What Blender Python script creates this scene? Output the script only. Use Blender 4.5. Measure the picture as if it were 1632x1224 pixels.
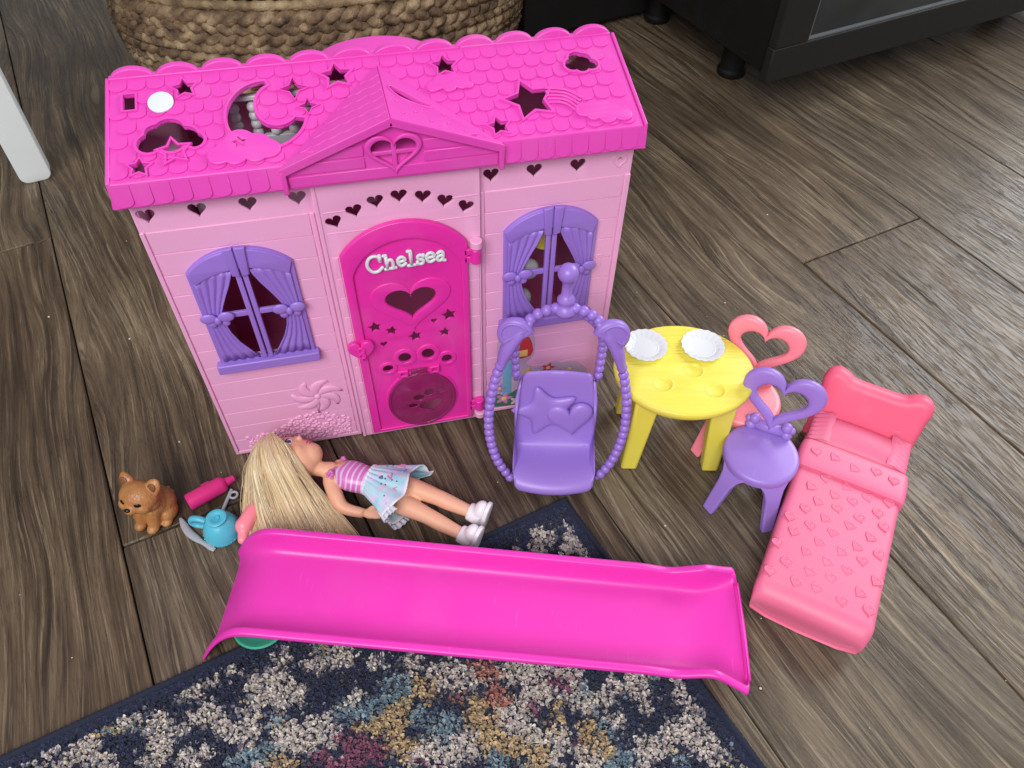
import bpy, bmesh, math, random
from mathutils import Vector, Matrix, Euler, noise

for _o in list(bpy.data.objects):
    bpy.data.objects.remove(_o)
SC = bpy.context.scene
COL = SC.collection
S = 0.006                      # one drawing unit in metres (the house is 26 cm wide)
R_ = math.radians

# ------------------------------------------------------------------ camera
cam_d = bpy.data.cameras.new('camera')
cam = bpy.data.objects.new('camera', cam_d)
COL.objects.link(cam)
cam_d.sensor_width = 36.0
cam_d.lens = 27.046
cam_d.clip_start = 0.01
cam_d.clip_end = 50
_R = Matrix(((0.974382565, 0.159577968, -0.158472360),
             (-0.224146476, 0.746591923, -0.626385550),
             (0.018356851, 0.645860180, 0.763234993)))
cam.matrix_world = Matrix.Translation((0, 0, 75 * S)) @ _R.to_4x4()
SC.camera = cam

# ------------------------------------------------------------------ light
world = bpy.data.worlds.new('World')
SC.world = world
world.use_nodes = True
bg = world.node_tree.nodes['Background']
bg.inputs[0].default_value = (0.93, 0.96, 1.0, 1)
bg.inputs[1].default_value = 0.34

def area_lamp(name, loc, target, size, power, color, size_y=None):
    d = bpy.data.lights.new(name, 'AREA')
    d.energy = power
    d.color = color
    d.size = size
    if size_y:
        d.shape = 'RECTANGLE'
        d.size_y = size_y
    o = bpy.data.objects.new(name, d)
    COL.objects.link(o)
    o.location = loc
    o.rotation_euler = (Vector(target) - Vector(loc)).to_track_quat('-Z', 'Y').to_euler()
    return o

# a tall window behind and left of the photographer, and a second one far to the right
area_lamp('window_light', (-0.7, -1.1, 1.7), (0.05, 0.3, 0.1), 1.35, 50, (1.0, 0.985, 0.97), 1.15)
area_lamp('side_window_light', (1.95, 1.1, 1.25), (0.35, 0.28, 0.0), 1.2, 44, (0.97, 0.985, 1.0), 1.2)

vs = SC.view_settings
vs.view_transform = 'Standard'
vs.look = 'None'
vs.exposure = 0.03
vs.gamma = 1.0
vs.use_curve_mapping = False
try:
    SC.cycles.use_denoising = True
    SC.cycles.max_bounces = 8
    SC.cycles.diffuse_bounces = 5
    SC.cycles.transparent_max_bounces = 12
except Exception:
    pass

# ------------------------------------------------------------------ helpers
def srgb(r, g, b):
    f = lambda c: (c / 255.0) / 12.92 if c / 255.0 <= 0.04045 else (((c / 255.0) + 0.055) / 1.055) ** 2.4
    return (f(r), f(g), f(b), 1.0)

def new_mat(name):
    m = bpy.data.materials.new(name)
    m.use_nodes = True
    nt = m.node_tree
    return m, nt, nt.nodes['Principled BSDF']

def node(nt, typ, **kw):
    n = nt.nodes.new(typ)
    for k, v in kw.items():
        setattr(n, k, v)
    return n

def mixcol(nt, fac, a, b, blend='MIX'):
    n = nt.nodes.new('ShaderNodeMix')
    n.data_type = 'RGBA'
    n.blend_type = blend
    for sock, v in ((0, fac), (6, a), (7, b)):
        if hasattr(v, 'is_linked') or hasattr(v, 'links'):
            nt.links.new(v, n.inputs[sock])
        else:
            n.inputs[sock].default_value = v
    return n.outputs[2]

def math_n(nt, op, a, b=None, clamp=False):
    n = nt.nodes.new('ShaderNodeMath')
    n.operation = op
    n.use_clamp = clamp
    for i, v in enumerate((a, b)):
        if v is None:
            continue
        if hasattr(v, 'links'):
            nt.links.new(v, n.inputs[i])
        else:
            n.inputs[i].default_value = v
    return n.outputs[0]

def ramp(nt, fac, stops):
    n = nt.nodes.new('ShaderNodeValToRGB')
    el = n.color_ramp.elements
    el[0].position, el[0].color = stops[0][0], stops[0][1]
    el[1].position, el[1].color = stops[-1][0], stops[-1][1]
    for p, c in stops[1:-1]:
        e = el.new(p)
        e.color = c
    nt.links.new(fac, n.inputs[0])
    return n.outputs[0]

def g(v):
    return (v, v, v, 1)

def plastic(name, col, rough=0.42, sss=0.0, bump=0.02, wear=0.05, scale=9.0, spec=0.5, coat=0.0, dusty=0.12):
    """moulded toy plastic: faint cloudy tint, tiny surface unevenness, scuffs in the gloss"""
    m, nt, b = new_mat(name)
    tc = node(nt, 'ShaderNodeTexCoord')
    n1 = node(nt, 'ShaderNodeTexNoise')
    n1.inputs['Scale'].default_value = scale
    n1.inputs['Detail'].default_value = 6
    nt.links.new(tc.outputs['Object'], n1.inputs['Vector'])
    dark = tuple(c * (1 - wear * 2.2) for c in col[:3]) + (1,)
    light = tuple(min(1, c * (1 + wear)) for c in col[:3]) + (1,)
    nt.links.new(mixcol(nt, n1.outputs[0], dark, light), b.inputs['Base Color'])
    n2 = node(nt, 'ShaderNodeTexNoise')
    n2.inputs['Scale'].default_value = 140
    n2.inputs['Detail'].default_value = 4
    nt.links.new(tc.outputs['Object'], n2.inputs['Vector'])
    scr = None
    for rot, th in ((0.5, 0.75), (2.1, 0.755)):
        mp_ = node(nt, 'ShaderNodeMapping')
        mp_.inputs['Rotation'].default_value = (0.15, 0.1, rot)
        mp_.inputs['Scale'].default_value = (1100, 70, 200)
        nt.links.new(tc.outputs['Object'], mp_.inputs[0])
        ns = node(nt, 'ShaderNodeTexNoise')
        ns.inputs['Scale'].default_value = 1.0
        ns.inputs['Detail'].default_value = 1
        nt.links.new(mp_.outputs[0], ns.inputs['Vector'])
        k_ = ramp(nt, ns.outputs[0], [(th, g(0)), (th + 0.05, g(1))])
        scr = k_ if scr is None else math_n(nt, 'MAXIMUM', scr, k_)
    dust = node(nt, 'ShaderNodeTexNoise')
    dust.inputs['Scale'].default_value = 26
    dust.inputs['Detail'].default_value = 8
    nt.links.new(tc.outputs['Object'], dust.inputs['Vector'])
    dm = ramp(nt, dust.outputs[0], [(0.52, g(0)), (0.75, g(1))])
    c_ = mixcol(nt, n1.outputs[0], dark, light)
    lum = max(col[:3])
    c_ = mixcol(nt, math_n(nt, 'MULTIPLY', dm, dusty), c_, (0.55 * lum, 0.5 * lum, 0.5 * lum, 1))
    c_ = mixcol(nt, math_n(nt, 'MULTIPLY', scr, 0.22), c_, tuple(min(1, c * 1.1 + 0.25 * lum) for c in col[:3]) + (1,))
    nt.links.new(c_, b.inputs['Base Color'])
    r = math_n(nt, 'ADD', math_n(nt, 'MULTIPLY', n1.outputs[0], 0.16), rough - 0.10)
    r = math_n(nt, 'ADD', r, math_n(nt, 'MULTIPLY', dm, 0.12))
    r = math_n(nt, 'ADD', r, math_n(nt, 'MULTIPLY', scr, 0.2))
    r = math_n(nt, 'ADD', r, math_n(nt, 'MULTIPLY', n2.outputs[0], 0.05))
    nt.links.new(r, b.inputs['Roughness'])
    n3 = node(nt, 'ShaderNodeTexNoise')
    n3.inputs['Scale'].default_value = 900
    nt.links.new(tc.outputs['Object'], n3.inputs['Vector'])
    bp = node(nt, 'ShaderNodeBump')
    bp.inputs['Strength'].default_value = bump * 4
    bp.inputs['Distance'].default_value = 0.0006
    nt.links.new(math_n(nt, 'ADD', n2.outputs[0], math_n(nt, 'MULTIPLY', n3.outputs[0], 0.35)), bp.inputs['Height'])
    nt.links.new(bp.outputs[0], b.inputs['Normal'])
    b.inputs['Specular IOR Level'].default_value = spec
    if sss and False:
        b.inputs['Subsurface Weight'].default_value = sss
        b.inputs['Subsurface Radius'].default_value = (1, 0.5, 0.6)
        b.inputs['Subsurface Scale'].default_value = 0.003
    if coat:
        b.inputs['Coat Weight'].default_value = coat
        b.inputs['Coat Roughness'].default_value = 0.15
    return m

class MB:
    """collects shapes in drawing units and links them as ONE mesh object"""
    def __init__(self):
        self.v, self.f = [], []
    def add(self, vs, fs, M=None):
        o = len(self.v)
        if M is not None:
            vs = [M @ Vector(p) for p in vs]
        self.v += [tuple(p) for p in vs]
        self.f += [tuple(i + o for i in q) for q in fs]
        return self
    def box(self, x0, x1, y0, y1, z0, z1, M=None):
        return self.add([(x0, y0, z0), (x1, y0, z0), (x1, y1, z0), (x0, y1, z0), (x0, y0, z1), (x1, y0, z1), (x1, y1, z1), (x0, y1, z1)],
                        [(3, 2, 1, 0), (4, 5, 6, 7), (0, 1, 5, 4), (1, 2, 6, 5), (2, 3, 7, 6), (3, 0, 4, 7)], M)
    def mesh(self, me, M=None):
        return self.add([v.co.copy() for v in me.vertices], [tuple(p.vertices) for p in me.polygons], M)
    def lathe(self, prof, n=24, M=None, wob=None):
        """prof: list of (r, z); closed on the axis where r == 0"""
        vs, fs, rows = [], [], []
        for r, z in prof:
            if r == 0:
                rows.append([len(vs)]); vs.append((0, 0, z))
            else:
                row = []
                for i in range(n):
                    a = 2 * math.pi * i / n
                    rr = r * (wob(a) if wob else 1)
                    row.append(len(vs)); vs.append((rr * math.cos(a), rr * math.sin(a), z))
                rows.append(row)
        for a, b in zip(rows, rows[1:]):
            for i in range(n):
                j = (i + 1) % n
                if len(a) == 1 and len(b) == 1: continue
                if len(a) == 1: fs.append((a[0], b[j], b[i]))
                elif len(b) == 1: fs.append((a[i], a[j], b[0]))
                else: fs.append((a[i], a[j], b[j], b[i]))
        return self.add(vs, fs, M)
    def ball(self, c, r, n=12, m=8, M=None):
        if not hasattr(r, '__len__'): r = (r, r, r)
        prof = [(math.sin(math.pi * i / m), -math.cos(math.pi * i / m)) for i in range(m + 1)]
        prof[0] = (0, -1); prof[-1] = (0, 1)
        T = Matrix.Translation(c) @ Matrix.Diagonal((*r, 1))
        return self.lathe(prof, n, (M @ T) if M is not None else T)
    def tube(self, path, rad, n=8, closed=False, cap=True, flat=1.0, up=(0, 0, 1), M=None):
        """sweep of an ellipse (rad, rad*flat) along a path; rad: number or list"""
        P = [Vector(p) for p in path]
        N = len(P)
        if not hasattr(rad, '__len__'): rad = [rad] * N
        vs, fs = [], []
        upv = Vector(up)
        for i in range(N):
            if closed: t = P[(i + 1) % N] - P[i - 1]
            else: t = P[min(i + 1, N - 1)] - P[max(i - 1, 0)]
            if t.length < 1e-9: t = Vector((1, 0, 0))
            t.normalize()
            s = t.cross(upv)
            if s.length < 1e-3: s = t.cross(Vector((0.31, 0.95, 0.1)))
            s.normalize()
            u = s.cross(t)
            for k in range(n):
                a = 2 * math.pi * k / n
                vs.append(P[i] + s * (rad[i] * math.cos(a)) + u * (rad[i] * flat * math.sin(a)))
        for i in range(N if closed else N - 1):
            j = (i + 1) % N
            for k in range(n):
                l = (k + 1) % n
                fs.append((i * n + k, i * n + l, j * n + l, j * n + k))
        if cap and not closed:
            a = len(vs); vs.append(P[0]); b = len(vs); vs.append(P[-1])
            for k in range(n):
                l = (k + 1) % n
                fs.append((a, l, k)); fs.append((b, (N - 1) * n + k, (N - 1) * n + l))
        return self.add(vs, fs, M)
    def grid(self, rows, closed_u=False, closed_v=False, M=None):
        nr, nc = len(rows), len(rows[0])
        vs = [p for r in rows for p in r]
        fs = []
        for i in range(nr if closed_v else nr - 1):
            for j in range(nc if closed_u else nc - 1):
                a, b = i, (i + 1) % nr
                c, d = j, (j + 1) % nc
                fs.append((a * nc + c, a * nc + d, b * nc + d, b * nc + c))
        return self.add(vs, fs, M)
    def to_mesh(self, name='m', scale=1.0, off=(0, 0, 0)):
        me = bpy.data.meshes.new(name)
        me.from_pydata([((p[0] - off[0]) * scale, (p[1] - off[1]) * scale, (p[2] - off[2]) * scale) for p in self.v], [], self.f)
        me.update()
        return me
    def build(self, name, mat, parent=None, off=(0, 0, 0), smooth=38, bevel=0, weld=True, seg=2, subsurf=0):
        me = self.to_mesh(name, S, off)
        return link_mesh(name, me, mat, parent, smooth, bevel, weld, seg, subsurf)

def link_mesh(name, me, mat, parent=None, smooth=38, bevel=0, weld=True, seg=2, subsurf=0):
    bm = bmesh.new()
    bm.from_mesh(me)
    if weld:
        bmesh.ops.remove_doubles(bm, verts=bm.verts, dist=2e-6)
    bmesh.ops.recalc_face_normals(bm, faces=bm.faces)
    bm.to_mesh(me)
    bm.free()
    o = bpy.data.objects.new(name, me)
    COL.objects.link(o)
    if mat: me.materials.append(mat)
    if smooth:
        for p in me.polygons: p.use_smooth = True
        if smooth < 180: me.set_sharp_from_angle(angle=R_(smooth))
    if bevel:
        mod = o.modifiers.new('bevel', 'BEVEL')
        mod.width = bevel * S
        mod.segments = seg
        mod.limit_method = 'ANGLE'
        mod.angle_limit = R_(32)
        mod.harden_normals = False
    if subsurf:
        mod = o.modifiers.new('subd', 'SUBSURF')
        mod.levels = mod.render_levels = subsurf
    if parent: o.parent = parent
    return o

def tag(o, label, cat, group=None, kind=None):
    if label: o['label'] = label
    if cat: o['category'] = cat
    if group: o['group'] = group
    if kind: o['kind'] = kind
    return o

def thing(name, label, cat, loc=(0, 0, 0), rotz=0.0, group=None, rot=None):
    o = bpy.data.objects.new(name, None)
    COL.objects.link(o)
    o.empty_display_size = 0.02
    o.location = tuple(c * S for c in loc)
    o.rotation_euler = rot if rot else (0, 0, rotz)
    return tag(o, label, cat, group)

def copy_tree(o, parent=None):
    c = o.copy()
    COL.objects.link(c)
    c.parent = parent
    for ch in list(o.children): copy_tree(ch, c)
    return c

def plate_mesh(outline, holes=(), thick=0.4, bevel=0.06, res=2):
    """flat plate with holes: outline in (x, y), solid between z = -thick/2 and +thick/2"""
    cu = bpy.data.curves.new('c', 'CURVE')
    cu.dimensions = '2D'
    cu.fill_mode = 'BOTH'
    for pts in [outline] + list(holes):
        sp = cu.splines.new('POLY')
        sp.points.add(len(pts) - 1)
        for i, p in enumerate(pts): sp.points[i].co = (p[0], p[1], 0, 1)
        sp.use_cyclic_u = True
    cu.extrude = max(thick / 2 - bevel, 0.001)
    cu.bevel_depth = bevel
    cu.bevel_resolution = res
    if bevel > 0.001: cu.offset = -bevel
    ob = bpy.data.objects.new('c', cu)
    me = bpy.data.meshes.new_from_object(ob)
    bpy.data.objects.remove(ob)
    bpy.data.curves.remove(cu)
    return me

def frame_on_wall(x=0, y=0, z=0):
    """(x, y, depth) plate -> wall facing the camera (-Y): plate x -> X, y -> Z, plate +z -> -Y"""
    return Matrix(((1, 0, 0, x), (0, 0, -1, y), (0, 1, 0, z), (0, 0, 0, 1)))

# outlines ---------------------------------------------------------
def heart_pts(cx=0, cy=0, w=1.0, h=1.0, n=28, rot=0.0):
    """w, h: full width and height, centred"""
    pts = []
    for i in range(n):
        t = 2 * math.pi * (i + 0.5) / n
        x = 16 * math.sin(t) ** 3 / 32.0
        y = (13 * math.cos(t) - 5 * math.cos(2 * t) - 2 * math.cos(3 * t) - math.cos(4 * t) + 2.6) / 29.0
        pts.append((x * w, y * h))
    c, s = math.cos(rot), math.sin(rot)
    return [(cx + x * c - y * s, cy + x * s + y * c) for x, y in pts]

def star_pts(cx, cy, r, inner=0.45, n=5, rot=0.0, sy=1.0):
    pts = []
    for i in range(2 * n):
        rr = r if i % 2 == 0 else r * inner
        a = math.pi / 2 + rot + math.pi * i / n
        pts.append((cx + rr * math.cos(a), cy + rr * math.sin(a) * sy))
    return pts

def ell_pts(cx, cy, rx, ry, n=28, rot=0.0):
    c, s = math.cos(rot), math.sin(rot)
    out = []
    for i in range(n):
        a = 2 * math.pi * i / n
        x, y = rx * math.cos(a), ry * math.sin(a)
        out.append((cx + x * c - y * s, cy + x * s + y * c))
    return out

def smooth_loop(pts, k=4):
    """closed Catmull-Rom"""
    n = len(pts)
    out = []
    for i in range(n):
        p0, p1, p2, p3 = (Vector(pts[(i + j) % n]) for j in (-1, 0, 1, 2))
        for s in range(k):
            t = s / k
            q = 0.5 * ((2 * p1) + (p2 - p0) * t + (2 * p0 - 5 * p1 + 4 * p2 - p3) * t * t + (3 * p1 - p0 - 3 * p2 + p3) * t ** 3)
            out.append(tuple(q))
    return out

def smooth_path(pts, k=6):
    P = [Vector(p) for p in pts]
    n = len(P)
    out = []
    for i in range(n - 1):
        p0, p1, p2, p3 = P[max(i - 1, 0)], P[i], P[i + 1], P[min(i + 2, n - 1)]
        for s in range(k):
            t = s / k
            out.append(0.5 * ((2 * p1) + (p2 - p0) * t + (2 * p0 - 5 * p1 + 4 * p2 - p3) * t * t + (3 * p1 - p0 - 3 * p2 + p3) * t ** 3))
    out.append(P[-1])
    return out

def lerp_list(vals, n):
    out = []
    for i in range(n):
        t = i / (n - 1) * (len(vals) - 1)
        k = min(int(t), len(vals) - 2)
        out.append(vals[k] + (vals[k + 1] - vals[k]) * (t - k))
    return out

def offset_loop(pts, d):
    """grow (d > 0) a closed loop along its outward normals"""
    n = len(pts)
    area = sum(pts[i][0] * pts[(i + 1) % n][1] - pts[(i + 1) % n][0] * pts[i][1] for i in range(n))
    sg = 1 if area > 0 else -1
    out = []
    for i in range(n):
        a, b, c = Vector(pts[i - 1]), Vector(pts[i]), Vector(pts[(i + 1) % n])
        e1, e2 = (b - a), (c - b)
        if e1.length < 1e-9 or e2.length < 1e-9:
            out.append(tuple(b)); continue
        e1.normalize(); e2.normalize()
        n1, n2 = Vector((e1.y, -e1.x)) * sg, Vector((e2.y, -e2.x)) * sg
        m = n1 + n2
        if m.length < 1e-6: m = n1
        m.normalize()
        k = d / max(m.dot(n1), 0.55)
        out.append((b.x + m.x * k, b.y + m.y * k))
    return out

def puffy(outline, h, M, rings=9, flat=0.5):
    """cushion: a closed star-shaped outline blown up to +-h"""
    mb = MB()
    n = len(outline)
    cx = sum(p[0] for p in outline) / n; cy = sum(p[1] for p in outline) / n
    rows = []
    for k in range(rings * 2 + 1):
        a = math.pi * (k / (rings * 2)) - math.pi / 2
        sc, z = math.cos(a), h * math.sin(a)
        sc = (sc ** flat) if sc > 1e-9 else 0.0
        rows.append([(cx + (x - cx) * sc, cy + (y - cy) * sc, z) for x, y in outline])
    mb.grid(rows, closed_u=True, M=M)
    return mb

def ring_mb(outer, inner, th, M, n=12, sq=0.6):
    """rounded flat ring between two loops with the same number of points"""
    rows = []
    for o, i in zip(outer, inner):
        row = []
        for k in range(n):
            a = 2 * math.pi * k / n
            c, s_ = math.cos(a), math.sin(a)
            c = math.copysign(abs(c) ** sq, c); s_ = math.copysign(abs(s_) ** sq, s_)
            f = 0.5 + 0.5 * c
            row.append((i[0] + (o[0] - i[0]) * f, i[1] + (o[1] - i[1]) * f, th / 2 * s_))
        rows.append(row)
    return MB().grid(rows, closed_u=True, closed_v=True, M=M)

def cloud_pts(circles, n=72):
    """outline of a union of discs (x, y, r), seen from their middle"""
    cx = sum(c[0] for c in circles) / len(circles); cy = sum(c[1] for c in circles) / len(circles)
    out = []
    for i in range(n):
        a = 2 * math.pi * i / n
        dx, dy = math.cos(a), math.sin(a)
        best = 0.2
        for x, y, r in circles:
            px, py = x - cx, y - cy
            b = px * dx + py * dy
            d = b * b - (px * px + py * py - r * r)
            if d > 0: best = max(best, b + math.sqrt(d))
        out.append((cx + dx * best, cy + dy * best))
    return out

def remeshed(mb, voxel, smooth_it=4, scale_back=True):
    """fuse overlapping shapes into one continuous skin (drawing units in, drawing units out)"""
    me = mb.to_mesh('tmp')
    ob = bpy.data.objects.new('tmp', me)
    COL.objects.link(ob)
    md = ob.modifiers.new('r', 'REMESH')
    md.mode = 'VOXEL'
    md.voxel_size = voxel
    if smooth_it:
        sm = ob.modifiers.new('s', 'SMOOTH')
        sm.factor = 0.5
        sm.iterations = smooth_it
    dg = bpy.context.evaluated_depsgraph_get()
    dg.update()
    out = bpy.data.meshes.new_from_object(ob.evaluated_get(dg))
    bpy.data.objects.remove(ob)
    r = MB()
    r.mesh(out)
    bpy.data.meshes.remove(out)
    return r

# ------------------------------------------------------------------ materials
M_WALL = plastic('wall_pink_plastic', srgb(236, 170, 211), 0.44, 0.05)
M_ROOF = plastic('hot_pink_plastic', srgb(226, 70, 182), 0.42, 0.05)
M_DOOR = plastic('door_pink_plastic', srgb(232, 48, 168), 0.34, 0.05)
M_SLIDE = plastic('slide_pink_plastic', srgb(226, 54, 176), 0.36, 0.08, wear=0.025, dusty=0.03)
M_PURP = plastic('purple_plastic', srgb(152, 116, 208), 0.36, 0.05)
M_PURP2 = plastic('lilac_plastic', srgb(158, 124, 212), 0.38, 0.08)
M_YEL = plastic('yellow_plastic', srgb(238, 223, 86), 0.40, 0.10)
M_CORAL = plastic('coral_plastic', srgb(250, 140, 156), 0.36, 0.10)
M_BED = plastic('bed_pink_rubber', srgb(233, 112, 150), 0.46, 0.10, wear=0.03)
M_HEAD = plastic('headboard_pink_rubber', srgb(244, 98, 134), 0.44, 0.10, wear=0.03)
M_WHITE = plastic('white_plastic', srgb(218, 222, 226), 0.30, 0.1, wear=0.02)
M_TEAL = plastic('turquoise_plastic', srgb(84, 184, 208), 0.34, 0.05)
M_GREEN = plastic('sea_green_plastic', srgb(64, 168, 138), 0.36, 0.05)
M_MAG = plastic('magenta_plastic', srgb(218, 44, 128), 0.36, 0.05)
M_GREY = plastic('grey_plastic', srgb(165, 168, 176), 0.28, 0.0, wear=0.04)
M_INNER = plastic('inner_pink_plastic', srgb(244, 140, 196), 0.5)
M_PALE = plastic('pale_pink_plastic', srgb(240, 186, 214), 0.4, 0.05)
M_BLACK = plastic('black_lacquer', srgb(8, 8, 8), 0.6, spec=0.4)
M_DARKG = plastic('dark_grey_lacquer', srgb(27, 26, 25), 0.6, spec=0.4)
M_WPAINT = plastic('white_paint', srgb(226, 232, 232), 0.45, wear=0.02)

def floor_material():
    m, nt, b = new_mat('wood_plank')
    tc = node(nt, 'ShaderNodeTexCoord')
    oi = node(nt, 'ShaderNodeObjectInfo')
    sc = node(nt, 'ShaderNodeVectorMath', operation='SCALE')
    sc.inputs[3].default_value = 1 / S
    nt.links.new(tc.outputs['Object'], sc.inputs[0])
    cmb = node(nt, 'ShaderNodeCombineXYZ')
    nt.links.new(math_n(nt, 'MULTIPLY', oi.outputs['Random'], 311.0), cmb.inputs[0])
    nt.links.new(math_n(nt, 'MULTIPLY', oi.outputs['Random'], 733.0), cmb.inputs[1])
    add = node(nt, 'ShaderNodeVectorMath', operation='ADD')
    nt.links.new(sc.outputs[0], add.inputs[0]); nt.links.new(cmb.outputs[0], add.inputs[1])
    base = add.outputs[0]
    def mp(sx, sy):
        n = node(nt, 'ShaderNodeMapping')
        n.inputs['Scale'].default_value = (sx, sy, 1)
        nt.links.new(base, n.inputs[0])
        return n.outputs[0]
    def nz(vec, scale, det=4, rough=0.5, dist=0.0):
        n = node(nt, 'ShaderNodeTexNoise')
        n.inputs['Scale'].default_value = scale
        n.inputs['Detail'].default_value = det
        n.inputs['Roughness'].default_value = rough
        n.inputs['Distortion'].default_value = dist
        nt.links.new(vec, n.inputs['Vector'])
        return n
    # slow warp that bends the grain into cathedrals
    w = nz(mp(0.045, 0.012), 1.0, 2)
    w2 = nz(mp(0.22, 0.03), 1.0, 2)
    warp = math_n(nt, 'ADD', math_n(nt, 'MULTIPLY', w.outputs[0], 15.0), math_n(nt, 'MULTIPLY', w2.outputs[0], 1.6))
    sep = node(nt, 'ShaderNodeSeparateXYZ'); nt.links.new(base, sep.inputs[0])
    gx = math_n(nt, 'ADD', sep.outputs[0], warp)
    cg = node(nt, 'ShaderNodeCombineXYZ')
    nt.links.new(math_n(nt, 'MULTIPLY', gx, 0.9), cg.inputs[0])
    nt.links.new(math_n(nt, 'MULTIPLY', sep.outputs[1], 0.035), cg.inputs[1])
    fibre = nz(cg.outputs[0], 1.0, 7, 0.62, 0.15)
    cg2 = node(nt, 'ShaderNodeCombineXYZ')
    nt.links.new(math_n(nt, 'MULTIPLY', gx, 2.2), cg2.inputs[0])
    nt.links.new(math_n(nt, 'MULTIPLY', sep.outputs[1], 0.05), cg2.inputs[1])
    streak = nz(cg2.outputs[0], 1.0, 5, 0.6, 0.3)
    cg3 = node(nt, 'ShaderNodeCombineXYZ')
    nt.links.new(math_n(nt, 'MULTIPLY', gx, 3.6), cg3.inputs[0])
    nt.links.new(math_n(nt, 'MULTIPLY', sep.outputs[1], 0.07), cg3.inputs[1])
    fine = nz(cg3.outputs[0], 1.0, 4, 0.6, 0.25)
    pores = nz(mp(5.0, 0.35), 1.0, 3, 0.6)
    cloud = nz(mp(0.10, 0.035), 1.0, 4, 0.55)
    col = ramp(nt, fibre.outputs[0], [(0.30, srgb(58, 50, 42)), (0.44, srgb(98, 86, 74)), (0.56, srgb(126, 114, 99)), (0.72, srgb(150, 138, 121))])
    tint = ramp(nt, cloud.outputs[0], [(0.30, srgb(198, 190, 182)), (0.52, srgb(228, 222, 214)), (0.72, srgb(255, 252, 244))])
    col = mixcol(nt, 1.0, col, tint, 'MULTIPLY')
    st = ramp(nt, streak.outputs[0], [(0.57, g(0)), (0.61, g(1))])
    patch = ramp(nt, cloud.outputs[0], [(0.36, g(0.12)), (0.62, g(0.75))])
    fac = math_n(nt, 'MULTIPLY', st, patch)
    col = mixcol(nt, math_n(nt, 'MULTIPLY', fac, 0.5), col, srgb(190, 176, 154))
    fl = ramp(nt, fine.outputs[0], [(0.555, g(0)), (0.60, g(1))])
    col = mixcol(nt, math_n(nt, 'MULTIPLY', math_n(nt, 'MULTIPLY', fl, patch), 0.55), col, srgb(186, 172, 150))
    fd = ramp(nt, fine.outputs[0], [(0.36, g(1)), (0.44, g(0))])
    col = mixcol(nt, math_n(nt, 'MULTIPLY', fd, 0.28), col, srgb(62, 52, 45))
    dk = ramp(nt, streak.outputs[0], [(0.34, g(1)), (0.43, g(0))])
    col = mixcol(nt, math_n(nt, 'MULTIPLY', dk, 0.42), col, srgb(56, 46, 40))
    po = ramp(nt, pores.outputs[0], [(0.33, g(1)), (0.45, g(0))])
    col = mixcol(nt, math_n(nt, 'MULTIPLY', po, 0.35), col, srgb(60, 50, 44))
    # a few knots
    vor = node(nt, 'ShaderNodeTexVoronoi')
    vor.inputs['Scale'].default_value = 1.0
    nt.links.new(mp(0.055, 0.022), vor.inputs['Vector'])
    kn = ramp(nt, vor.outputs['Distance'], [(0.015, g(1)), (0.085, g(0))])
    col = mixcol(nt, math_n(nt, 'MULTIPLY', kn, 0.55), col, srgb(58, 50, 44))
    # plank to plank shade
    pt = ramp(nt, oi.outputs['Random'], [(0.0, srgb(206, 192, 180)), (0.35, srgb(246, 240, 230)), (0.65, srgb(226, 222, 218)), (1.0, srgb(250, 250, 246))])
    col = mixcol(nt, 1.0, col, pt, 'MULTIPLY')
    nt.links.new(col, b.inputs['Base Color'])
    h = math_n(nt, 'ADD', math_n(nt, 'MULTIPLY', fibre.outputs[0], 0.5), math_n(nt, 'MULTIPLY', st, 0.35))
    h = math_n(nt, 'SUBTRACT', h, math_n(nt, 'MULTIPLY', dk, 0.5))
    h = math_n(nt, 'SUBTRACT', h, math_n(nt, 'MULTIPLY', po, 0.3))
    h = math_n(nt, 'ADD', h, math_n(nt, 'MULTIPLY', fl, 0.3))
    bp = node(nt, 'ShaderNodeBump')
    bp.inputs['Strength'].default_value = 0.7
    bp.inputs['Distance'].default_value = 0.0014
    nt.links.new(h, bp.inputs['Height'])
    nt.links.new(bp.outputs[0], b.inputs['Normal'])
    rg = math_n(nt, 'ADD', math_n(nt, 'MULTIPLY', fibre.outputs[0], 0.25), 0.24)
    nt.links.new(rg, b.inputs['Roughness'])
    b.inputs['Specular IOR Level'].default_value = 0.42
    return m
M_WOOD = floor_material()

def attr_material(name, attr='col', rough=0.9, spec=0.1, sheen=0.0, vary=0.0):
    m, nt, b = new_mat(name)
    a = node(nt, 'ShaderNodeAttribute')
    a.attribute_name = attr
    nt.links.new(a.outputs['Color'], b.inputs['Base Color'])
    b.inputs['Roughness'].default_value = rough
    b.inputs['Specular IOR Level'].default_value = spec
    if sheen: b.inputs['Sheen Weight'].default_value = sheen
    return m

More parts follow.
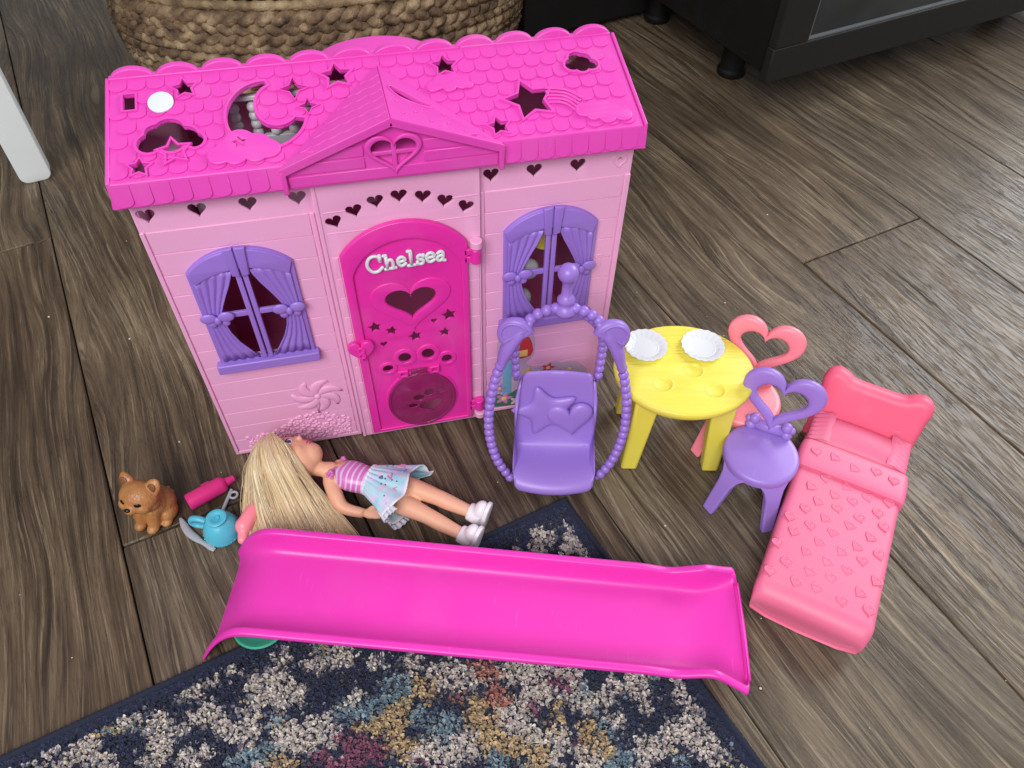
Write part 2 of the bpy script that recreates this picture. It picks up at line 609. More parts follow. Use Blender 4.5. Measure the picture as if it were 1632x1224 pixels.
# ------------------------------------------------------------------ floor
floor = MB().box(-130, 230, -40, 260, -3, -0.9).build('floor', plastic('subfloor', srgb(40, 34, 30), 0.9), None, smooth=0)
floor['kind'] = 'structure'
PW = 24.4
random.seed(5)
ca, sa = math.cos(R_(15)), math.sin(R_(15))
P0 = -17.0
known = {-1: [-112.0], 0: [-54.2], 4: [-56.5]}      # end joints that show, by plank row (coordinate along the plank)
for r in range(-5, 9):
    p0 = P0 + r * PW
    cuts = [-300, 80]
    if r in known:
        j = known[r][0]
        cuts = [-300, j - 150, j, j + 150]
    else:
        j = random.uniform(-150, -20) if r not in (1, 2, 3) else {1: -125, 2: -140, 3: 45}[r]
        if r == 5: j = 10
        cuts = [-300, j - 150, j, j + 150]
    for q0, q1 in zip(cuts, cuts[1:]):
        if q1 < -270 or q1 - q0 < 5: continue
        w, l = PW, q1 - q0
        mb = MB().box(0.08, w - 0.08, 0.08, l - 0.08, -0.85, 0.0)
        o = mb.build('plank', M_WOOD, floor, bevel=0.22, smooth=35)
        # local X = across, local Y = along (towards the camera is +q)
        X = Vector((ca, sa, 0)); Y = Vector((-sa, ca, 0))
        pos = X * p0 + Y * (-q1)
        o.matrix_world = Matrix.Translation((pos.x * S, pos.y * S, 0)) @ Matrix.Rotation(R_(15), 4, 'Z')

# a few crumbs and specks of dust on the boards
random.seed(42)
mb = MB()
for i in range(70):
    x, y = random.uniform(-45, 110), random.uniform(12, 115)
    r = random.choice((.06, .07, .08, .1, .16))
    mb.ball((x, y, r * .6), (r, r * random.uniform(.5, 1), r * .6), 6, 4)
crumbs = mb.build('crumbs', plastic('crumb', srgb(206, 200, 188), .8), floor, smooth=180)
crumbs['kind'] = 'stuff'
# ------------------------------------------------------------------ rug
BLOBS = """C -31.41 27.16 1.31 1.08;C -25.37 27.95 1 0.88;C -25.22 25.55 1.09 1.06;C -27.83 29.38 1.12 0.45;C -20.89 30.92 1.04 0.47;C -22.43 30.21 1.03 0.46;C -21.04 27.86 1.35 0.89;C -15.47 29.35 1.62 1.38;C -13.48 27.98 1.38 1.13;C -17.08 27.42 0.91 0.78;C -12.98 24.3 2 1.27;C -10.31 24.57 1.12 0.65;C -14.25 31.96 0.71 0.85;C -8.46 30.67 1.19 1.2;C -11.05 30.51 1.42 0.6;C -5.26 29.47 0.95 0.6;C -17.32 25.49 0.78 0.86;C -36.54 27.27 1.29 0.43;C -34.35 27.61 0.65 0.44;C -18.4 31.67 0.7 0.48;C -26.21 24.74 0.86 0.42;C -21.17 24.64 0.44 0.84;C -7.45 26.4 0.92 0.56;C -23.38 26.85 0.67 0.44;C -28.86 28.95 0.89 0.27;C -33.39 26.56 0.65 0.43;T -7.56 25.29 1.82 0.66;T -16.48 23.59 1.53 0.83;T -18.61 23.23 0.87 0.52;T -3.71 26.73 0.93 0.91;T -5.71 25.55 1.15 0.56;M -5.68 23.75 1.8 0.86;M -14.37 22.28 1.09 0.51;M -4.2 24.76 0.91 0.88;B -7.48 21.56 1.54 1.03;B -10.53 21.62 1.31 0.61;B -9.09 23.2 0.67 0.42;C -1.82 28.46 0.71 0.95;C 1.03 26.85 1.41 1.16;C 3.05 26.16 1.65 0.93;C 8.45 25.44 1.66 1.17;C 12.61 24.51 1.42 0.7;C 9.38 23.33 1.4 0.91;C 13.12 22.03 1.86 1.12;C 14.64 21.46 1.39 0.9;C 16.49 22.68 0.71 0.7;C 18.72 21.95 0.94 1.38;C 22.7 20.59 0.71 0.92;C 23.25 18.84 0.58 0.67;C 15.39 19.25 1.14 0.54;C 18.16 16.22 1.34 1.04;C 20.14 17.07 0.68 0.86;C 22.27 16.38 1.36 1.28;C 23.47 14.6 1.12 0.84;C 6.65 21.88 1.83 1.09;C -0.81 20.06 1.99 1.22;C 8.01 19.8 2.7 0.85;C 9.99 17.63 1.55 1.23;C 2.15 20.25 1.11 1.24;C 12.2 16.5 1.33 0.81;M -1.25 25.94 1.39 0.91;M -3.81 24.22 1.36 1.31;M -3.71 21.57 1.33 1.25;M 3.44 22.15 1.36 1.72;M 6.07 19.37 1.56 1.04;M 8.47 17.97 1.33 0.82;M 10.55 20.55 0.68 1.08;M 13.17 18.2 1.35 1.47;M 3.76 20.32 1.12 1.25;M 13.89 16.75 0.89 0.62;R 4.75 26.26 1.42 0.7;R 5.87 23.65 1.16 1.01;R 1.95 24.07 0.58 0.67;R 3.92 26.93 0.95 0.47;B 9.55 24 0.35 0.8;B 8.32 21.96 0.69 0.99;B 11.84 23.49 0.94 0.46;B 11.8 18.3 0.56 0.42;B -5.76 21.18 0.44 0.82;B -2.03 19.39 0.88 0.3;T -2.1 23.39 1.13 1.08;T 0.08 22.68 1.36 1.29;T -3.26 26.62 1.4 0.91;T -4.5 25.97 0.92 0.9;T 4.49 18.45 0.88 0.81;T 14.59 18.98 0.91 0.86;T 15 15.87 0.89 0.82;T 13.7 22.36 0.7 0.46;T 20.41 14.65 0.67 0.41;N 0.3 23.98 2.52 0.55;N 8.67 20.53 0.91 0.75;N 4.15 24.5 0.46 0.45;N 10.47 16.89 1.33 0.61;N 15.11 22.99 1.18 0.92;N 15.95 20.25 0.69 0.67;N 1.99 21.81 0.68 0.85;N -2.69 22.42 0.67 1.06;N 4.46 22.59 0.57 0.66;C 12.77 40.1 0.63 0.35;C 13.96 38.68 1.12 0.69;C 12.72 37.82 0.62 0.82;C 16.75 39.37 0.5 1.13;C 16.9 37.61 1 0.96;C 18.48 38.12 0.63 0.56;C 17.69 35.9 0.74 0.81;C 16.02 37.24 0.31 0.55;C 10.52 38.17 0.37 0.41;C 13.52 36.95 0.62 0.34;C 7.34 38.66 0.37 0.16;T 18.48 36.84 0.5 0.41"""
RUG_C = Vector((17.55, 43.49, 0))
RUG_A = (Vector((-39.05, 28.3, 0)) - RUG_C).normalized()     # along the left edge
RUG_B = (Vector((27.6, 12.5, 0)) - RUG_C).normalized()       # along the right edge

def rug_pt(a, b, z=0.0):
    p = RUG_C + RUG_A * a + RUG_B * b
    return Vector((p.x, p.y, z))

rug = thing('rug', 'navy area rug with cream, mustard and teal speckled pattern under the slide', 'rug', tuple(RUG_C))
RUG_LA, RUG_LB = 92, 62
mb = MB()
outer = [rug_pt(0, 0), rug_pt(RUG_LA, 0), rug_pt(RUG_LA, RUG_LB), rug_pt(0, RUG_LB)]
mb.add([p + Vector((0, 0, 0.02)) for p in outer] + [p + Vector((0, 0, 0.42)) for p in outer],
       [(3, 2, 1, 0), (4, 5, 6, 7), (0, 1, 5, 4), (1, 2, 6, 5), (2, 3, 7, 6), (3, 0, 4, 7)])
m_rugback, nt_, b_ = new_mat('rug_backing')
n_ = node(nt_, 'ShaderNodeTexNoise'); n_.inputs['Scale'].default_value = 900
nt_.links.new(ramp(nt_, n_.outputs[0], [(0.3, srgb(20, 24, 40)), (0.7, srgb(34, 40, 62))]), b_.inputs['Base Color'])
b_.inputs['Roughness'].default_value = 0.95
mb.build('backing', m_rugback, rug, off=RUG_C, smooth=0, bevel=0.1)
# bound edge: thread wound over a cord along the two sides that show
for (e0, e1) in ((rug_pt(0, 0.25), rug_pt(RUG_LA, 0.25)), (rug_pt(0.25, 0), rug_pt(0.25, RUG_LB))):
    d = e1 - e0
    n = int(d.length / 0.16)
    path = [e0 + d * (i / n) + Vector((0, 0, 0.36)) for i in range(n + 1)]
    rad = [0.34 + 0.05 * math.sin(i * 2.1) + 0.03 * random.random() for i in range(n + 1)]
    MB().tube(path, rad, 7).build('bound_edge', m_rugback, rug, off=RUG_C, smooth=180)

PAL = {'N': [(44, 50, 78), (52, 60, 88), (40, 48, 72), (58, 54, 88)], 'C': [(214, 206, 198), (200, 190, 186), (222, 214, 202), (188, 178, 178), (210, 196, 198)],
       'T': [(126, 148, 162), (106, 130, 148), (146, 162, 170)], 'M': [(198, 172, 132), (208, 186, 150), (182, 156, 120)],
       'B': [(142, 80, 108), (120, 66, 96), (160, 98, 122)], 'R': [(188, 124, 112), (176, 106, 102), (202, 150, 126)]}
blobs = []
for it in BLOBS.split(';'):
    k, x, y, rx, ry = it.split()
    blobs.append((k, float(x), float(y), max(float(rx) * 1.22, 0.45), max(float(ry) * 1.22, 0.45)))
ex = Vector((0.974, -0.224, 0)).normalized(); ey = Vector((-ex.y, ex.x, 0))
def rug_kind(p, a, b):
    if min(a, b) < 1.7 + 0.5 * noise.noise(p * 0.7): return 'N'
    wx = p.x + 0.75 * noise.noise(Vector((p.x * 0.8, p.y * 0.8, 3.1))) + 0.5 * noise.noise(Vector((p.x * 2.1, p.y * 2.1, 8.1)))
    wy = p.y + 0.75 * noise.noise(Vector((p.x * 0.8, p.y * 0.8, 13.1))) + 0.5 * noise.noise(Vector((p.x * 2.1, p.y * 2.1, 18.1)))
    best, bk = 1.0, None
    for k, x, y, rx, ry in blobs:
        dx, dy = wx - x, wy - y
        if abs(dx) > 4 or abs(dy) > 4: continue
        u = (dx * ex.x + dy * ex.y) / rx
        v = (dx * ey.x + dy * ey.y) / ry
        q = u * u + v * v
        if k == 'N': q *= 1.0
        if q < best: best, bk = q, k
    if bk: return bk
    # away from the mapped patches the same kind of pattern goes on
    h = noise.noise(Vector((p.x * 0.33, p.y * 0.33, 40.0)))
    if h > 0.36: return 'C'
    if h < -0.40: return random.choice('TTM')
    return 'N'

verts, faces, cols = [], [], []
random.seed(11)
step = 0.26
na, nb = int(RUG_LA / step), int(RUG_LB / step)
for ia in range(1, na):
    for ib in range(1, nb):
        a = (ia + random.uniform(-.48, .48)) * step + 0.25
        b = (ib + random.uniform(-.48, .48)) * step + 0.25
        p = rug_pt(a, b)
        # only what can come into view
        if p.y < 8 or p.x < -45 or p.x > 36: continue
        k = rug_kind(p, a, b)
        if random.random() < .01: k = 'N'
        c = PAL[k][int(abs(noise.noise(p * 0.55) * 2.4 + random.random() * .8) * len(PAL[k])) % len(PAL[k])]
        if random.random() < .5:      # neighbouring yarns bleed into each other
            k2 = rug_kind(p + Vector((random.gauss(0, .7), random.gauss(0, .7), 0)), a, b)
            c2 = random.choice(PAL[k2]); m_ = random.uniform(.3, .7)
            c = [u * (1 - m_) + v * m_ for u, v in zip(c, c2)]
        f = random.uniform(0.92, 1.06)
        lc = srgb(*[min(255, v * f) for v in c])
        h = 0.66 + random.uniform(-0.06, 0.06) + (0.05 if k in 'CM' else 0)
        if min(a, b) < 1.5: h *= 0.78
        lx, ly = random.gauss(0, .13), random.gauss(0, .13)
        for q in range(5):
            t = random.uniform(0, 6.283)
            r0, r1 = random.uniform(0, .10), random.uniform(.05, .24)
            bx, by = p.x + r0 * math.cos(t), p.y + r0 * math.sin(t)
            tx, ty = p.x + lx + r1 * math.cos(t), p.y + ly + r1 * math.sin(t)
            w = random.uniform(.08, .13)
            sx, sy = -math.sin(t) * w, math.cos(t) * w
            hh = h * random.uniform(.92, 1.06) - r1 * 0.3
            mx, my = (bx + tx) / 2 + (tx - bx) * .12, (by + ty) / 2 + (ty - by) * .12
            o = len(verts)
            verts += [(bx - sx, by - sy, .36), (bx + sx, by + sy, .36), (mx - sx * 1.2, my - sy * 1.2, .36 + (hh - .36) * .62), (mx + sx * 1.2, my + sy * 1.2, .36 + (hh - .36) * .62), (tx - sx * .7, ty - sy * .7, hh), (tx + sx * .7, ty + sy * .7, hh)]
            g2 = random.uniform(.93, 1.06)
            cols += [(lc[0] * g2, lc[1] * g2, lc[2] * g2, 1)] * 6
            faces += [(o, o + 1, o + 3, o + 2), (o + 2, o + 3, o + 5, o + 4)]
me = bpy.data.meshes.new('pile')
me.from_pydata([((x - RUG_C.x) * S, (y - RUG_C.y) * S, z * S) for x, y, z in verts], [], faces)
at = me.color_attributes.new('col', 'FLOAT_COLOR', 'POINT')
at.data.foreach_set('color', [v for c in cols for v in c])
m_pile = attr_material('rug_pile', rough=0.95, spec=0.05, sheen=0.25)
pile = bpy.data.objects.new('pile', me)
COL.objects.link(pile)
me.materials.append(m_pile)
for p in me.polygons: p.use_smooth = True
pile.parent = rug
pile['kind'] = 'stuff'

# ------------------------------------------------------------------ woven basket
def straw_material(name, c0, c1, c2):
    m, nt, b = new_mat(name)
    tc = node(nt, 'ShaderNodeTexCoord')
    n1 = node(nt, 'ShaderNodeTexNoise'); n1.inputs['Scale'].default_value = 60; n1.inputs['Detail'].default_value = 6
    nt.links.new(tc.outputs['Object'], n1.inputs['Vector'])
    n2 = node(nt, 'ShaderNodeTexNoise'); n2.inputs['Scale'].default_value = 420; n2.inputs['Detail'].default_value = 4
    nt.links.new(tc.outputs['Object'], n2.inputs['Vector'])
    col = ramp(nt, n1.outputs[0], [(0.32, c0), (0.5, c1), (0.68, c2)])
    col = mixcol(nt, math_n(nt, 'MULTIPLY', n2.outputs[0], 0.5), col, c0)
    nt.links.new(col, b.inputs['Base Color'])
    b.inputs['Roughness'].default_value = 0.7
    bp = node(nt, 'ShaderNodeBump'); bp.inputs['Distance'].default_value = 0.002; bp.inputs['Strength'].default_value = 0.8
    nt.links.new(n2.outputs[0], bp.inputs['Height']); nt.links.new(bp.outputs[0], b.inputs['Normal'])
    return m
M_STRAW = straw_material('woven_seagrass', srgb(70, 52, 38), srgb(138, 112, 84), srgb(196, 172, 136))
M_STRAW2 = straw_material('coiled_seagrass', srgb(98, 78, 56), srgb(158, 134, 100), srgb(198, 176, 140))
BK = (0.5, 153, 0)
basket = thing('woven_basket', 'oval woven seagrass basket with braided rows behind the dollhouse', 'basket', BK)
def bk_r(z):
    t = z / 30.0
    k = 0.955 + 0.10 * math.sin(math.pi * min(1, t * 1.25 + 0.05)) - 0.04 * max(0, t - 0.5)
    return 34.6 * k, 18.2 * k
def oval(th, z, dr=0.0):
    rx, ry = bk_r(z)
    c, s = math.cos(th), math.sin(th)
    return Vector(((rx + dr) * c, (ry + dr) * s, z))
for ri, zc in enumerate((1.9, 5.2, 8.5, 11.8, 15.0)):
    row = bpy.data.objects.new('braided_row', None); COL.objects.link(row); row.parent = basket
    lumps = 27
    for s in range(3):
        N = lumps * 12
        path, rad = [], []
        for i in range(N):
            th = 2 * math.pi * i / N
            t = th * lumps / 1.0 * 0.5 * 2 + 2 * math.pi * s / 3 + ri * 1.3
            jit = 0.12 * noise.noise(Vector((i * 0.07, s * 5.0, ri * 3.0)))
            path.append(oval(th, zc + 1.15 * math.sin(t) + jit, 0.75 * math.sin(2 * t) + jit))
            rad.append(1.24 + 0.12 * noise.noise(Vector((i * 0.11, s * 9.0, ri * 7.0))))
        MB().tube(path, rad, 7, closed=True, flat=0.8).build('strand', M_STRAW, row, smooth=180)
for ri in range(10):
    zc = 17.6 + ri * 1.62
    N = 260
    path = [oval(2 * math.pi * i / N, zc + 0.12 * noise.noise(Vector((i * 0.05, ri * 3.3, 0))), -0.25 * ri + 0.1 * noise.noise(Vector((i * 0.09, ri * 7.3, 4)))) for i in range(N)]
    rad = [0.86 + 0.14 * math.sin(i * 2.4 + ri) + 0.08 * noise.noise(Vector((i * 0.4, ri * 2.0, 9))) for i in range(N)]
    MB().tube(path, rad, 8, closed=True).build('coiled_rope', M_STRAW2, basket, smooth=180)
inner = [[tuple(oval(2 * math.pi * i / 48, z, -1.5 - (0.25 * max(0, (z - 17.6) / 1.62)))) for i in range(48)] for z in (0.4, 4, 8, 12, 18, 24, 31)]
MB().grid(inner, closed_u=True).build('lining', M_STRAW, basket, smooth=60)

# ------------------------------------------------------------------ dark cabinet on legs
CAB = (71.5, 112.3, 0)
cab = thing('cabinet', 'dark cabinet with framed glass door standing on short round legs', 'cabinet', CAB, R_(14.55))
MB().box(1.0, 96, 1.6, 46, 8.6, 62).build('body', M_BLACK, cab, bevel=0.3, smooth=30)
door = MB()
GX, GZ = 8.2, 14.9
door.add(*[(lambda x0, x1, y0, y1, z0, z1: ([(x0, y0, z0), (x1, y0, z0), (x1, y1, z0), (x0, y1, z0), (x0, y0, z1), (x1, y0, z1), (x1, y1, z1), (x0, y1, z1)],
         [(3, 2, 1, 0), (4, 5, 6, 7), (0, 1, 5, 4), (1, 2, 6, 5), (2, 3, 7, 6), (3, 0, 4, 7)]))(0, 94, -0.6, 1.2, 8, GZ - 0.9)][0])
door.box(0, GX - 0.9, -0.6, 1.2, GZ - 0.9, 60)
door.box(86, 94, -0.6, 1.2, GZ - 0.9, 60)
dfr = door.build('door', M_DARKG, cab, bevel=0.25, smooth=30, weld=False)
m_ed = plastic('bevel_metal', srgb(104, 108, 112), 0.35, spec=0.6)
ed = MB()
ed.box(GX - 0.9, 86, -0.35, 0.9, GZ - 0.88, GZ - 0.45)
ed.box(GX - 0.9, GX - 0.55, -0.35, 0.9, GZ - 0.45, 60)
ed.build('edge_strip', m_ed, dfr, bevel=0.08, smooth=30)
m_gl, nt_, b_ = new_mat('dark_glass')
b_.inputs['Base Color'].default_value = srgb(44, 48, 50)
b_.inputs['Roughness'].default_value = 0.18
n_ = node(nt_, 'ShaderNodeTexNoise'); n_.inputs['Scale'].default_value = 5
nt_.links.new(ramp(nt_, n_.outputs[0], [(0.3, srgb(34, 38, 40)), (0.7, srgb(56, 60, 62))]), b_.inputs['Base Color'])
MB().box(GX - 0.5, 86, 0.25, 0.7, GZ - 0.44, 60).build('glass', m_gl, dfr, smooth=0)
for lx, ly in ((8.2, 16.5), (86, 16.5), (8.2, 42), (86, 42)):
    MB().lathe([(0, 0.0), (2.5, 0.0), (2.75, 0.35), (2.75, 1.1), (2.3, 1.5), (2.45, 8.62), (0, 8.62)], 24, Matrix.Translation((lx, ly, 0))).build('leg', M_BLACK, cab, smooth=40)

# ------------------------------------------------------------------ white side table, only one leg in view
wl = thing('side_table', 'white side table whose flat round footed leg stands at the left edge', 'side table', (-50.0, 120.6, 0), R_(13))
def leg_loop():
    pts = [(-2.2, 44), (-2.2, 1.2)]
    for i in range(7):
        a = math.pi + (math.pi / 2) * i / 6
        pts.append((-1.0 + 1.2 * math.cos(a), 1.2 + 1.2 * math.sin(a)))
    for i in range(7):
        a = -math.pi / 2 + (math.pi / 2) * i / 6
        pts.append((1.2 + 1.2 * math.cos(a), 1.2 + 1.2 * math.sin(a)))
    pts += [(2.4, 44)]
    return pts
me = plate_mesh(leg_loop(), (), 3.0, 0.18)
MB().mesh(me, frame_on_wall(0, 0, 0)).build('leg', M_WPAINT, wl, smooth=40)
MB().mesh(me, frame_on_wall(-56, 0, 0)).build('leg', M_WPAINT, wl, smooth=40)
MB().box(-60, 22, -6, 90, 44, 47).build('table_top', M_WPAINT, wl, bevel=0.4)  # unseen top, set low and wide to shade the floor beneath
# added black block in place of the deep shade behind the house
shade_obj = thing('shade_block', 'added black block for the deep shade left of the dark cabinet', 'shade block', (40, 149, 0), R_(15))
MB().box(-2, 66, 0, 36, 1.2, 34).build('base', M_BLACK, shade_obj, bevel=0.5)
for x, y in ((3, 4), (35, 4), (3, 32), (35, 32)):
    MB().lathe([(0, 0), (1.6, 0), (1.9, 0.4), (1.7, 6.05), (0, 6.05)], 16, Matrix.Translation((x, y, 0))).build('leg', M_BLACK, shade_obj)
# ------------------------------------------------------------------ dollhouse
HO = (3.5, 57.7, 0)
house = thing('dollhouse', 'pink plastic toy house with hot pink shingled roof and purple windows', 'dollhouse', HO)

def on_wall(me_or_pts, y, name, mat, parent, thick=0.3, bevel=0.05, holes=(), smooth=40):
    """plate whose FRONT face lies at depth y"""
    me = me_or_pts if hasattr(me_or_pts, 'vertices') else plate_mesh(me_or_pts, holes, thick, bevel)
    return MB().mesh(me, frame_on_wall(0, y + thick / 2, 0)).build(name, mat, parent, off=HO, smooth=smooth)

def rect(x0, x1, z0, z1):
    return [(x0, z0), (x1, z0), (x1, z1), (x0, z1)]

HEARTS_L = [(-17.41, 34.25), (-13.26, 34.28), (-9.09, 34.28), (-4.95, 34.30)]
HEARTS_R = [(12.11, 34.28), (16.12, 34.24), (20.23, 34.25), (24.25, 34.22)]
WIN_L, WIN_R = -11.38, 18.0
WO = (-4.25, 4.28, 16.3, 27.75)            # window opening about the window axis
def opening(cx): return rect(cx + WO[0], cx + WO[1], WO[2], WO[3])

hl = [heart_pts(x, z, 1.5, 1.42) for x, z in HEARTS_L]
hr = [heart_pts(x, z, 1.45, 1.38) for x, z in HEARTS_R]
on_wall(rect(-18.5, -3.7, 0.2, 36.6), 57.7, 'front_wall', M_WALL, house, 0.26, 0.06, [opening(WIN_L)] + hl)
on_wall(rect(10.9, 25.5, 0.2, 36.6), 57.7, 'front_wall', M_WALL, house, 0.26, 0.06, [opening(WIN_R)] + hr[:3])
on_wall(offset_loop(heart_pts(24.25, 34.22, 1.2, 1.05), 0.16), 57.62, 'heart_relief', M_WALL, house, 0.16, 0.05, [heart_pts(24.25, 34.22, 1.2, 1.05)])
# siding boards, each its own piece, with recessed joints
SEAMS = [0.75, 2.75, 5.18, 7.6, 10.05, 12.65, 15.2, 17.7, 20.15, 22.8, 25.3, 27.8, 30.3, 32.7]
def siding(xa, xb, y, parent, seams, hole=None, gap=0.075):
    for z0, z1 in zip(seams, seams[1:]):
        spans = [(xa, xb)]
        if hole and z1 > hole[2] and z0 < hole[3]:
            spans = [(xa, hole[0]), (hole[1], xb)]
        for a, b in spans:
            if b - a < 0.2: continue
            MB().box(a, b, y, y + 0.14, z0 + gap / 2, z1 - gap / 2).build('siding_board', M_WALL, parent, off=HO, bevel=0.035, smooth=30, seg=1)
siding(-18.0, -4.35, 57.60, house, SEAMS, (WIN_L + WO[0], WIN_L + WO[1], WO[2], WO[3]))
siding(11.5, 24.85, 57.60, house, SEAMS, (WIN_R + WO[0], WIN_R + WO[1], WO[2], WO[3]))
for xa, xb in ((-18.5, -18.1), (-4.26, -3.85), (11.05, 11.42), (24.95, 25.5)):
    MB().box(xa, xb, 57.52, 57.74, 0.2, 32.75).build('corner_trim', M_WALL, house, off=HO, bevel=0.07, smooth=35)
for xa, xb in ((-18.5, -3.85), (11.05, 25.5)):
    MB().box(xa + 0.001, xb - 0.001, 57.54, 57.74, 0.2, 0.68).build('base_trim', M_WALL, house, off=HO, bevel=0.06, smooth=35)
# bay with the door
BAY = 57.08
bh = [heart_pts(x, z, 1.46, 1.36, rot=r) for x, z, r in ((-2.25, 31.73, .30), (-0.36, 32.67, .2), (1.6, 33.4, .1), (3.69, 33.69, 0), (5.78, 33.33, -.1), (7.72, 32.6, -.22), (9.58, 31.69, -.34))]
def arch_loop(x0, x1, z0, zs, zt, n=16):
    cx = (x0 + x1) / 2
    w = (x1 - x0) / 2
    h = zt - zs
    r = (w * w + h * h) / (2 * h)
    a0 = math.asin(min(1, w / r))
    pts = [(x0, z0), (x1, z0)]
    for i in range(n + 1):
        a = a0 - 2 * a0 * i / n
        pts.append((cx + r * math.sin(a), zt - r + r * math.cos(a)))
    return pts
on_wall(rect(-3.72, 10.95, 0.3, 36.7), BAY, 'bay_wall', M_WALL, house, 0.28, 0.06, [arch_loop(-1.7, 8.8, 1.6, 27.6, 30.4)] + bh)
bay_z = [0.4, 2.75, 5.18, 7.6, 10.05, 12.65, 15.2, 17.7, 20.15, 22.8, 25.3, 27.8, 30.6]
for xa, xb, hi in ((-3.0, -2.55, 30.2), (9.7, 10.75, 30.2)):
    siding(xa, xb, BAY - 0.08, house, [z for z in bay_z if z < 29])
for z in (27.8, 30.6, 32.9):
    # joint lines of the boards above the arch: shallow ribs
    dx = 0 if z > 30 else None
    for xa, xb in (((-3.1, -1.2), (8.6, 10.8)) if z < 29 else ((-3.1, 0.6), (6.6, 10.8)) if z < 31 else ((-3.1, -1.1), (8.4, 10.8))):
        MB().box(xa, xb, BAY - 0.05, BAY + 0.03, z - 0.05, z + 0.05).build('joint_rib', M_WALL, house, off=HO, bevel=0.03, smooth=35)
MB().box(-3.72, -3.35, BAY - 0.12, BAY + 0.1, 0.3, 36.4).build('bay_edge', M_WALL, house, off=HO, bevel=0.08)
MB().box(-3.7, -3.3, BAY + 0.35, 58.1, 0.25, 36.4).build('bay_side', M_WALL, house, off=HO, bevel=0.05)
MB().box(10.55, 10.93, BAY + 0.35, 58.1, 0.25, 36.4).build('bay_side', M_WALL, house, off=HO, bevel=0.05)
# shell
side = [(57.9, 0.2), (77.0, 0.2), (77.0, 34.0), (67.5, 40.9), (57.9, 38.2)]
for x in (-18.45, 25.0):
    me = plate_mesh([(y, z) for y, z in side], (), 0.45, 0.08)
    MB().mesh(me, Matrix(((0, 0, 1, x + 0.22), (1, 0, 0, 0), (0, 1, 0, 0), (0, 0, 0, 1)))).build('side_wall', M_WALL, house, off=HO)
MB().box(-18.3, 25.2, 76.6, 77.0, 0.2, 34).build('back_wall', M_INNER, house, off=HO, bevel=0.1)
MB().box(-18.2, 25.1, 58.25, 76.6, 0.15, 0.5).build('house_floor', M_INNER, house, off=HO, bevel=0.05)
MB().box(-18.0, 2.0, 62.6, 76.5, 29.4, 30.0).build('loft_floor', M_PALE, house, off=HO, bevel=0.1)
MB().box(11.0, 11.6, 62.6, 76.5, 0.6, 37.0).build('inner_wall', M_INNER, house, off=HO, bevel=0.1)
rail = MB().box(-12.6, -1.0, 65.8, 66.4, 30.05, 35.7).build('loft_railing', M_WHITE, house, off=HO, bevel=0.1)
for k in range(7):
    x = -10.9 + k * 1.6
    mb = MB()
    for j in range(4): mb.ball((x, 66.1, 36.0 + j * 0.82), 0.5, 10, 6)
    mb.build('beaded_post', M_WHITE, rail, off=HO, smooth=180)
MB().box(-12.4, -1.0, 65.85, 66.35, 39.15, 39.6).build('hand_rail', M_WHITE, rail, off=HO, bevel=0.1)
MB().box(-18.0, -14.5, 60.5, 70, 30.05, 36.2).build('loft_bed', M_PALE, house, off=HO, bevel=0.5, seg=3)
MB().box(-13.9, -11.2, 60.5, 65.5, 30.05, 35.6).build('loft_chest', M_WHITE, house, off=HO, bevel=0.4, seg=3)
lamp = MB().lathe([(0, 27.0), (0.6, 26.2), (1.2, 24.9), (1.4, 24.0), (1.2, 23.9), (0, 23.6)], 20, Matrix.Translation((18.6, 61.4, -1.2))).build('hanging_lamp', M_YEL, house, off=HO)
MB().ball((16.9, 61.0, 19.6), (1.2, 1.0, 1.3)).build('lamp_globe', M_WHITE, lamp, off=HO, smooth=180)
MB().ball((16.4, 61.0, 15.4), (1.0, 1.0, 1.3)).build('lamp_globe', M_WHITE, lamp, off=HO, smooth=180)

